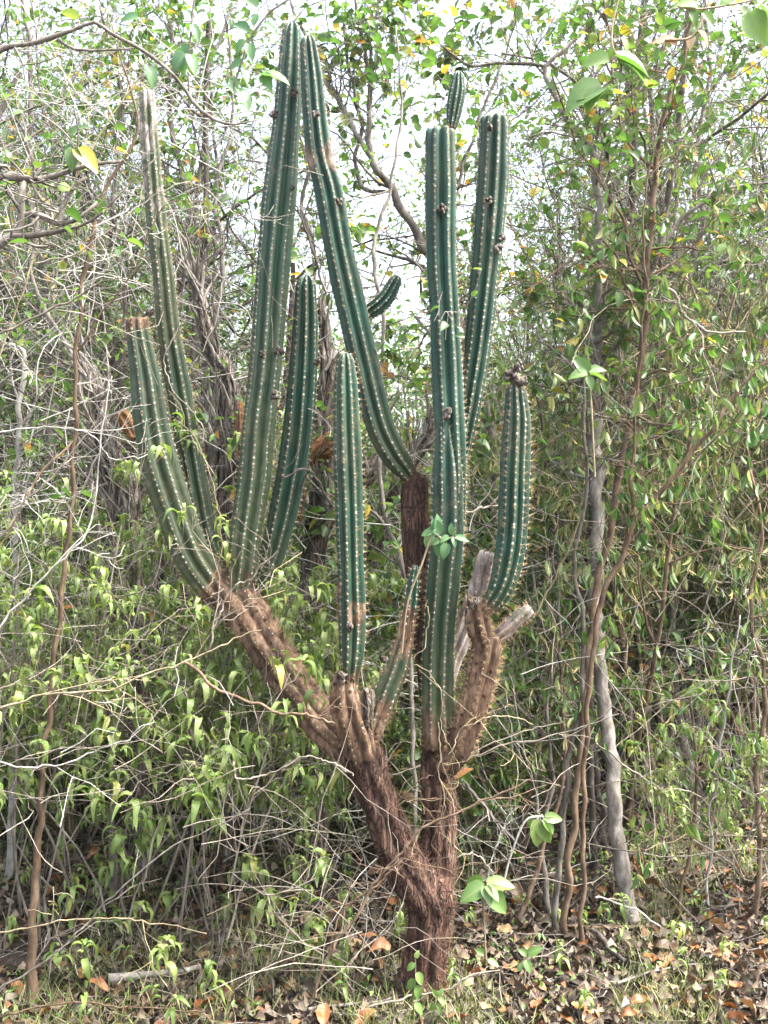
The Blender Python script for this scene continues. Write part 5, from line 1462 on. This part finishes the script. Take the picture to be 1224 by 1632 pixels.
VN = [
    ('brown dry branch lying across the long bark-covered cactus limb', [(295, 1055, 0), (345, 1095, 0), (400, 1120, 0), (450, 1135, 0), (500, 1142, 0), (532, 1152, 0)], 3.05, 'brown', 4, 1),
    ('pale hooked twig reaching to the trunk fork from the left', [(370, 1215), (378, 1240), (410, 1238), (450, 1225), (490, 1205), (520, 1212), (550, 1226), (562, 1236)], 3.05, 'pale', 2.6, 2),
    ('forked brown twig leaning in front of the trunk base', [(500, 1590), (516, 1540), (540, 1500), (575, 1450), (608, 1395), (640, 1360), (672, 1322), (740, 1290), (800, 1262), (850, 1240)], 2.95, 'brown', 3.6, 4),
    ('curved twig from the fork down to the lower left', [(640, 1368), (612, 1400), (580, 1425), (540, 1470), (520, 1530), (500, 1590)], 3.0, 'brown', 2.6, 1),
    ('long straight pale twig slanting right from the right fork', [(690, 1222), (760, 1200), (840, 1182), (900, 1166), (990, 1140)], 3.3, 'pale', 2, 1),
    ('long pale twig parallel to it, passing behind the trunk', [(560, 1252), (620, 1238), (660, 1226), (760, 1196), (850, 1162), (900, 1150)], 3.5, 'pale', 2, 1),
    ('pale vine curling down the front of the central column', [(680, 955), (684, 990), (676, 1035), (658, 1056), (690, 1080), (706, 1110), (704, 1150), (720, 1190), (732, 1230)], 3.13, 'tan', 1.4, 0),
    ('thin vine hanging in loops on the right trunk fork', [(700, 1150), (704, 1200), (698, 1240), (712, 1280), (705, 1320), (720, 1350)], 3.15, 'tan', 1.5, 2),
    ('long pale twig lying along the ground at the bottom', [(480, 1630), (560, 1612), (640, 1590), (700, 1580), (740, 1560), (800, 1545)], 3.15, 'pale', 3, 0),
    ('pale loop of vine in front of the leftmost arm', [(0, 690), (70, 680), (140, 690), (180, 730), (220, 728), (256, 718)], 3.2, 'pale', 1.8, 1),
    ('thin vine hanging down over the two left arms', [(285, 520), (262, 575), (275, 620), (310, 660), (325, 690), (318, 712)], 3.3, 'pale', 1.5, 0),
    ('thin vine climbing between the left arms', [(330, 940), (352, 880), (345, 800), (312, 700), (278, 668)], 3.25, 'tan', 1.5, 1),
    ('pale stick slanting past the left cactus arms', [(130, 780), (175, 690), (215, 620), (232, 560)], 3.5, 'pale', 2, 0),
    ('pale curved stick at far left, below the leaning branch', [(0, 530), (60, 505), (110, 480), (165, 440)], 3.0, 'pale', 3, 1),
    ('pale stick crossing at the far left middle', [(-10, 870), (40, 800), (90, 750), (160, 660)], 3.1, 'pale', 2.4, 2),
    ('pale twig arching over the front bushes at left', [(-10, 1010), (60, 930), (110, 880), (140, 830), (170, 640), (180, 600)], 2.9, 'pale', 2.3, 2),
    ('long dry twig lying through the front bushes', [(0, 1130), (80, 1108), (160, 1100), (240, 1072), (300, 1050), (370, 1020), (420, 1000)], 2.75, 'tan', 2.4, 3),
    ('pale twig fanning out in the middle of the front bushes', [(330, 1040), (345, 990), (368, 945), (400, 915), (440, 880)], 2.95, 'pale', 2.2, 3),
    ('dry twig low across the left bushes', [(0, 1215), (60, 1225), (130, 1205), (200, 1180), (240, 1150)], 2.8, 'pale', 2.2, 2),
    ('grey twig slanting over the lower left litter', [(0, 1575), (60, 1540), (110, 1500), (170, 1440), (260, 1360), (400, 1290)], 2.95, 'grey', 2.4, 2),
    ('thin upright pale stick left of the trunk', [(228, 1420), (245, 1340), (270, 1270), (276, 1230)], 3.3, 'pale', 2, 0),
    ('brown twig lying flat on the lower left litter', [(0, 1620), (90, 1600), (180, 1602), (260, 1608), (330, 1612)], 3.05, 'brown', 2.4, 1),
    ('dry twig bowing above the lower left seedlings', [(0, 1490), (80, 1470), (170, 1462), (250, 1470), (330, 1488)], 3.0, 'tan', 2, 1),
    ('green-tan thin stem slanting left to the trunk fork', [(330, 1460), (420, 1420), (500, 1370), (600, 1345)], 3.2, 'tan', 1.6, 0),
    ('two-pronged pale twig right of the trunk above the seedling', [(775, 1405), (785, 1360), (800, 1320), (825, 1302)], 3.5, 'pale', 1.8, 1),
    ('arched grey root-like twig right of the trunk', [(722, 1368), (750, 1358), (775, 1375), (785, 1410)], 3.35, 'pale', 2, 0),
    ('thick grey stick leaning to the right behind the trunk', [(720, 1225), (760, 1270), (800, 1320), (835, 1350)], 3.7, 'grey', 4.5, 0),
    ('long pale twig lying on the litter right of the grey trunk', [(950, 1432), (990, 1440), (1030, 1460), (1075, 1495), (1110, 1530)], 3.75, 'pale', 2.6, 0),
    ('pale twig arching near the right edge', [(1040, 1330), (1100, 1340), (1150, 1365), (1190, 1400), (1230, 1412)], 3.9, 'pale', 2.4, 1),
    ('straight pale stick slanting down right of the grey trunk', [(950, 1185), (1000, 1220), (1060, 1265), (1110, 1300), (1140, 1340)], 3.75, 'pale', 2, 0),
    ('short white stick in the right thicket', [(908, 754), (935, 762), (960, 768)], 4.1, 'pale', 4, 0),
    ('curved whitish twig between central column and right arm', [(738, 815), (765, 812), (785, 802), (796, 790)], 3.4, 'pale', 2.8, 0),
    ('pale crooked twig drooping right in the upper right thicket', [(1028, 470), (1072, 463), (1086, 495), (1110, 518), (1140, 530), (1190, 528)], 3.65, 'pale', 3.6, 1),
    ('fine pale stick slanting in the right thicket', [(1075, 830), (1095, 770), (1120, 720), (1145, 690)], 3.6, 'pale', 1.8, 0),
    ('pale stick slanting up from the whitish stem', [(850, 985), (880, 930), (905, 880), (930, 810)], 3.7, 'tan', 2, 2),
    ('dark twig between cactus arms at upper centre', [(520, 470), (500, 400), (478, 340), (465, 320)], 3.6, 'dark', 3, 2),
    ('dark hooked twig against the wreck behind the front arm', [(450, 760), (490, 750), (520, 790), (540, 820)], 3.4, 'dark', 3, 0),
    ('brown twig rising from the trunk fork', [(620, 1330), (625, 1290), (660, 1250), (690, 1236)], 3.2, 'brown', 2, 1),
    ('thin tan twig curving over the right cactus branch', [(715, 1200), (735, 1165), (760, 1150), (800, 1140), (850, 1155)], 3.1, 'tan', 1.5, 2),
    ('dead pale vine stem climbing high on the far left', [(-20, 620), (30, 480), (70, 380), (140, 250), (200, 150), (260, 60)], 3.1, 'tan', 2, 4),
    ('long thin vine hanging across the upper left tangle', [(60, 420), (130, 400), (220, 330), (300, 290), (360, 330), (400, 360)], 3.1, 'pale', 1.6, 3),
    ('thin dark vine hanging left of the tallest arm', [(330, 330), (342, 400), (338, 470), (345, 540)], 3.5, 'dark', 2, 2),
]
for k, v_ in enumerate(VN):
    vine(v_[0], v_[1], v_[2], 'drytwig' if v_[3] == 'pale' and k % 3 else v_[3], v_[4] * .8, fork=v_[5] + 1, seed=k)
# sticks lying on the ground
def stick(label, x0, y0, ang, L, r, mname, seed):
    rr = random.Random(seed); pts = []; x, y = x0, y0
    for i in range(8):
        pts.append(Vector((x, y, gz(x, y) + r * .8 + .012 + rr.uniform(0, .006))))
        ang += rr.gauss(0, .12); x += math.cos(ang) * L / 7; y += math.sin(ang) * L / 7
    m = MB(); tubes(m, [(pts, [r * (1 - .06 * i) * rr.uniform(.85, 1.15) for i in range(8)])], 7, cap=True)
    o = m.build('fallen_stick', M[mname], None, (0, 0, 0))
    o['label'] = label; o['category'] = 'stick'; o['group'] = 'sticks on the forest floor'
q = P(936, 1470, 3.8); stick('charred dark stick lying in front of the grey trunk', q.x, 3.72, -1.35, .30, .011, 'dark', 1)
q = P(915, 1540, 3.5); stick('short dark stick beside the charred one', q.x + .02, 3.62, -.9, .18, .006, 'dark', 2)
stick('grey stick half buried left of the cactus trunk', -.25, 3.15, .3, .35, .006, 'grey', 3)
stick('thick weathered grey stick in the lower left litter', -.9, 3.35, .1, .30, .014, 'grey', 4)
stick('curled brown stick under the front twig', -.15, 3.3, 2.6, .3, .006, 'brown', 5)
stick('thin stick lying at the lower right', .75, 3.3, .6, .35, .005, 'grey', 6)
stick('brown stick under the right edge stems', 1.0, 3.75, 2.9, .35, .008, 'brown', 7)
stick('bent root-like stick in shade right of the trunk', .22, 3.8, .5, .30, .009, 'dark', 8)

# fine dead twig tangle: nobody could count it
def tangle(name, label, n, area, seed, mname, L=(.25, .8), r=(.0011, .0024), upness=.8):
    rr = random.Random(seed); items = []
    for k in range(n):
        p, d = area(rr)
        LL = rr.uniform(*L); m_ = 8; r0 = rr.uniform(*r); wob = rr.uniform(.06, .25)
        pts = [p.copy()]; curl = Vector((rr.gauss(0, .05), rr.gauss(0, .05), rr.gauss(-.03, .05)))
        for i in range(m_):
            d = (d + curl + Vector((rr.gauss(0, wob), rr.gauss(0, wob), rr.gauss(0, wob)))).normalized()
            p = p + d * LL / m_
            if p.z < .01: p.z = .01 + rr.random() * .02
            pts.append(p.copy())
        items.append((pts, [r0 * (1 - .07 * i) for i in range(m_ + 1)]))
    m = MB(); tubes(m, items, 4)
    o = m.build(name, M[mname], kind='stuff'); o['label'] = label
    return o
def a_left(rr):
    Y = rr.uniform(2.7, 4.6); px_ = rr.uniform(-100, 620) ; x = (px_ - 612) * Y / FPX
    z = rr.uniform(.1 if Y > 3.9 else .55, 1.25) * min(1.0, max(.35, (650 - px_) / 350))
    return Vector((x, Y, z)), Vector((rr.gauss(0, 1), rr.gauss(0, .5), rr.uniform(-.2, 1))).normalized()
def a_upleft(rr):
    Y = rr.uniform(3.6, 6.0); px_ = rr.uniform(-120, 420); x = (px_ - 612) * Y / FPX
    return Vector((x, Y, rr.uniform(.7, 3.6))), Vector((rr.gauss(0, 1), rr.gauss(0, .5), rr.gauss(.3, .8))).normalized()
def a_right(rr):
    Y = rr.uniform(3.75, 5.8); px_ = rr.uniform(800, 1320); x = (px_ - 612) * Y / FPX
    return Vector((x, Y, rr.uniform(.0, 3.6))), Vector((rr.gauss(0, .8), rr.gauss(0, .5), rr.gauss(.4, .8))).normalized()
def a_mid(rr):
    Y = rr.uniform(3.6, 5.5); px_ = rr.uniform(430, 860); x = (px_ - 612) * Y / FPX
    return Vector((x, Y, rr.uniform(.0, 1.8))), Vector((rr.gauss(0, 1), rr.gauss(0, .5), rr.gauss(.3, .8))).normalized()
def a_floor(rr):
    Y = rr.uniform(3.0, 6.5); px_ = rr.uniform(-100, 1320); x = (px_ - 612) * Y / FPX
    return Vector((x, Y, gz(x, Y) + .012)), Vector((rr.gauss(0, 1), rr.gauss(0, 1), .05)).normalized()
tangle('twig_tangle', 'tangle of thin dry twigs through the left bushes', 230, a_left, 1, 'drytwig', (.15, .6), (.0009, .0018))
tangle('twig_tangle', 'tangle of thin grey twigs in the upper left', 800, a_upleft, 2, 'pale', (.3, .9), (.0014, .003))
tangle('twig_tangle', 'tangle of tan twigs through the right thicket', 800, a_right, 3, 'drytwig', (.3, 1.1), (.0012, .0032))
tangle('twig_tangle', 'tangle of thin twigs behind the cactus', 420, a_mid, 4, 'pale', (.25, .8), (.0012, .0025))
tangle('floor_twigs', 'small broken twigs scattered over the leaf litter', 1500, a_floor, 5, 'grey', (.08, .35), (.001, .0025))

# ------------------------------------------------------------------ leaf litter and fallen leaves
nl = 110000
u = NR.rand(nl)
Y = 2.6 + 7.0 * u ** 1.6
X = (NR.uniform(-260, 1484, nl) - 612) * Y / FPX
pat = np.array([noise.noise(Vector((a * 2.1, b * 2.1, 31.0))) + .5 * noise.noise(Vector((a * 6, b * 6, 3.0))) for a, b in zip(X, Y)])
kp = pat + NR.rand(nl) * .9 > .12
X, Y, pat = X[kp], Y[kp], pat[kp]; nl = len(X)
Z = np.array([gz(a, b) for a, b in zip(X, Y)]) + NR.rand(nl) * (.014 + .03 * np.clip(pat, 0, 1))
fr = frames(NR.normal(0, 1, (nl, 3)) * np.array([[1, 1, .35]]), NR.normal(0, .6, (nl, 3)) + np.array([[0, 0, .9]]), (.008 + .05 * NR.rand(nl) ** 2.2))
mb = MB(); leaves(mb, 'litter', np.stack([X, Y, Z], -1), fr)
o = mb.build('leaf_litter', M['litter'], kind='stuff'); o['label'] = 'brown and grey crumbled leaf litter covering the forest floor'

FL = [(-999, 120, 'by the left edge'), (120, 260, 'under the left bushes'), (260, 400, 'between the left bushes and the cactus'), (400, 560, 'left of the cactus trunk'),
      (560, 720, 'around the cactus base'), (720, 820, 'near the broadleaf seedling'), (820, 930, 'among the slender right stems'), (930, 1040, 'around the grey trunk'),
      (1040, 1130, 'right of the grey trunk'), (1130, 9999, 'by the right edge')]
cols = [('fallen_leaf', 'orange-brown', 'fo', [(0, (.17, .058, .018)), (1, (.26, .105, .038))]),
        ('fallen_leaf', 'dark brown', 'fd', [(0, (.055, .028, .016)), (1, (.11, .055, .03))]),
        ('fallen_leaf', 'pale tan', 'ft', [(0, (.17, .10, .045)), (1, (.23, .155, .08))]),
        ('fallen_leaf', 'dull red-brown', 'fr', [(0, (.12, .042, .022)), (1, (.20, .075, .035))])]
for c in cols: M[c[2]] = leaf_mat(c[2] + '_leaf', c[3], .15, .55, (1.2, .9, .5))
def fall_tpl(seed):
    rr = random.Random(seed)
    V, F, ve = leaf_tpl(rr.uniform(.45, .68), 7, fold=rr.uniform(.05, .45), shape='ell', curl=rr.uniform(-1.0, 1.4), lob=.08)
    V = V.copy(); V[:, 1] -= .5
    V[:, 2] += .10 * np.sin(V[:, 0] * 6 + seed) * rr.uniform(0, 1) + .06 * np.sin(V[:, 1] * 9 + seed)
    V[:, 2] -= V[:, 2].min() - .02
    return V, F, ve
for k in range(5): TPL['fl%d' % k] = fall_tpl(k)
fl = []
tr = 0
while len(fl) < 300 and tr < 20000:
    tr += 1
    Yq = 3.05 + 3.6 * R.random() ** 1.5; pxq = R.uniform(-30, 1260)
    dens = .75 if pxq < 640 else 1.0
    if R.random() > dens: continue
    x = (pxq - 612) * Yq / FPX
    if (x - BASE.x) ** 2 + (Yq - BASE.y) ** 2 < .012: continue
    s_ = R.uniform(.045, .085)
    if any((x - a[0]) ** 2 + (Yq - a[1]) ** 2 < .0016 for a in fl): continue
    fl.append((x, Yq, s_))
fl.sort(key=lambda a: a[1])
cnt = {}
ORD = RANK + ['ninth nearest', 'tenth nearest', 'eleventh nearest', 'twelfth nearest', 'thirteenth nearest', 'fourteenth nearest', 'fifteenth nearest', 'sixteenth nearest', 'seventeenth nearest', 'eighteenth nearest', 'nineteenth nearest', 'twentieth nearest']
for i, (x, y, s_) in enumerate(fl):
    z = [q[2] for q in FL if q[0] <= px_of(x, y) < q[1]][0]
    ci = R.choices(range(4), [.4, .15, .25, .2])[0]
    key = (z, ci); c = cnt.get(key, 0); cnt[key] = c + 1
    o = bpy.data.objects.new('fallen_leaf', leaf_mesh('fl%d' % R.randrange(5), cols[ci][2], 'fallen_leaf'))
    C.objects.link(o)
    o.location = (x, y, gz(x, y) + .018)
    o.rotation_euler = (R.gauss(0, .28), R.gauss(0, .28), R.random() * 6.28)
    o.scale = (s_, s_, s_)
    o['category'] = 'leaf'; o['group'] = 'dry fallen leaves on the forest floor'
    o['label'] = f'{ORD[c]} {cols[ci][1]} fallen leaf {z}' if c < len(ORD) else f'{cols[ci][1]} fallen leaf deep in the litter {z}'
# two dead leaves caught in the cactus
for (px_, py_, lab) in [(648, 1272, 'pale dry leaf caught beside the trunk fork'), (707, 1258, 'curled dry leaf caught on the right trunk fork')]:
    o = bpy.data.objects.new('caught_leaf', leaf_mesh('fl3', 'ft', 'fallen_leaf')); C.objects.link(o)
    o.location = P(px_, py_, 3.2); o.rotation_euler = (1.0, .9, px_ * .1); o.scale = (.055,) * 3
    o['category'] = 'leaf'; o['label'] = lab

# grass and tiny weeds
ng = 14000
Y = 3.0 + 2.6 * NR.rand(ng) ** 1.3; px = NR.uniform(-60, 1284, ng)
cl = np.array([noise.noise(Vector((a * .006, b * 1.6, 4.2))) for a, b in zip(px, Y)])
k_ = cl > .02; Y = Y[k_]; px = px[k_]; ng = len(Y)
X = (px - 612) * Y / FPX
Z = np.array([gz(a, b) for a, b in zip(X, Y)])
f = NR.normal(0, .45, (ng, 3)); f[:, 2] = .9
mb = MB(); leaves(mb, 'grass', np.stack([X, Y, Z], -1), frames(f, NR.normal(0, 1, (ng, 3)), NR.uniform(.03, .10, ng)))
o = mb.build('grass', M['grass'], kind='stuff'); o['label'] = 'thin dry and green grass blades between the fallen leaves'
nw = 3800
Y = 3.0 + 5.0 * NR.rand(nw); px = NR.uniform(-60, 1284, nw)
cl = np.array([noise.noise(Vector((a * .008, b * 2.2, 14.2))) for a, b in zip(px, Y)])
k_ = cl > .05; Y = Y[k_]; px = px[k_]; nw = len(Y)
X = (px - 612) * Y / FPX
Z = np.array([gz(a, b) for a, b in zip(X, Y)]) + NR.uniform(.02, .10, nw)
mb = MB(); leaves(mb, 'small', np.stack([X, Y, Z], -1), frames(NR.normal(0, 1, (nw, 3)), NR.normal(0, .5, (nw, 3)) + np.array([[0, 0, 1]]), NR.uniform(.012, .03, nw)))
o = mb.build('tiny_weeds', M['fresh'], kind='stuff'); o['label'] = 'tiny green weeds sprouting through the litter'


# ------------------------------------------------------------------ thin haze volume added to stand in for lens glare
m, n_, o_ = mat('glare_haze_volume')
pv = N(n_, 'ShaderNodeVolumePrincipled')
pv.inputs['Color'].default_value = (0.90, 0.95, 1.0, 1)
pv.inputs['Density'].default_value = 0.0006
pv.inputs['Anisotropy'].default_value = 0.2
n_.links.new(pv.outputs[0], o_.inputs['Volume'])
mb = MB()
V = np.array([(x, y, z) for z in (-1.2, 7.5) for y in (-420, 450) for x in (-430, 430)])
mb.add(V, [np.array([(0, 2, 3, 1), (4, 5, 7, 6), (0, 1, 5, 4), (2, 6, 7, 3), (0, 4, 6, 2), (1, 3, 7, 5)])])
o = mb.build('glare_haze', m, kind='stuff', smooth=False)
o['label'] = 'thin haze volume added to imitate lens glare'
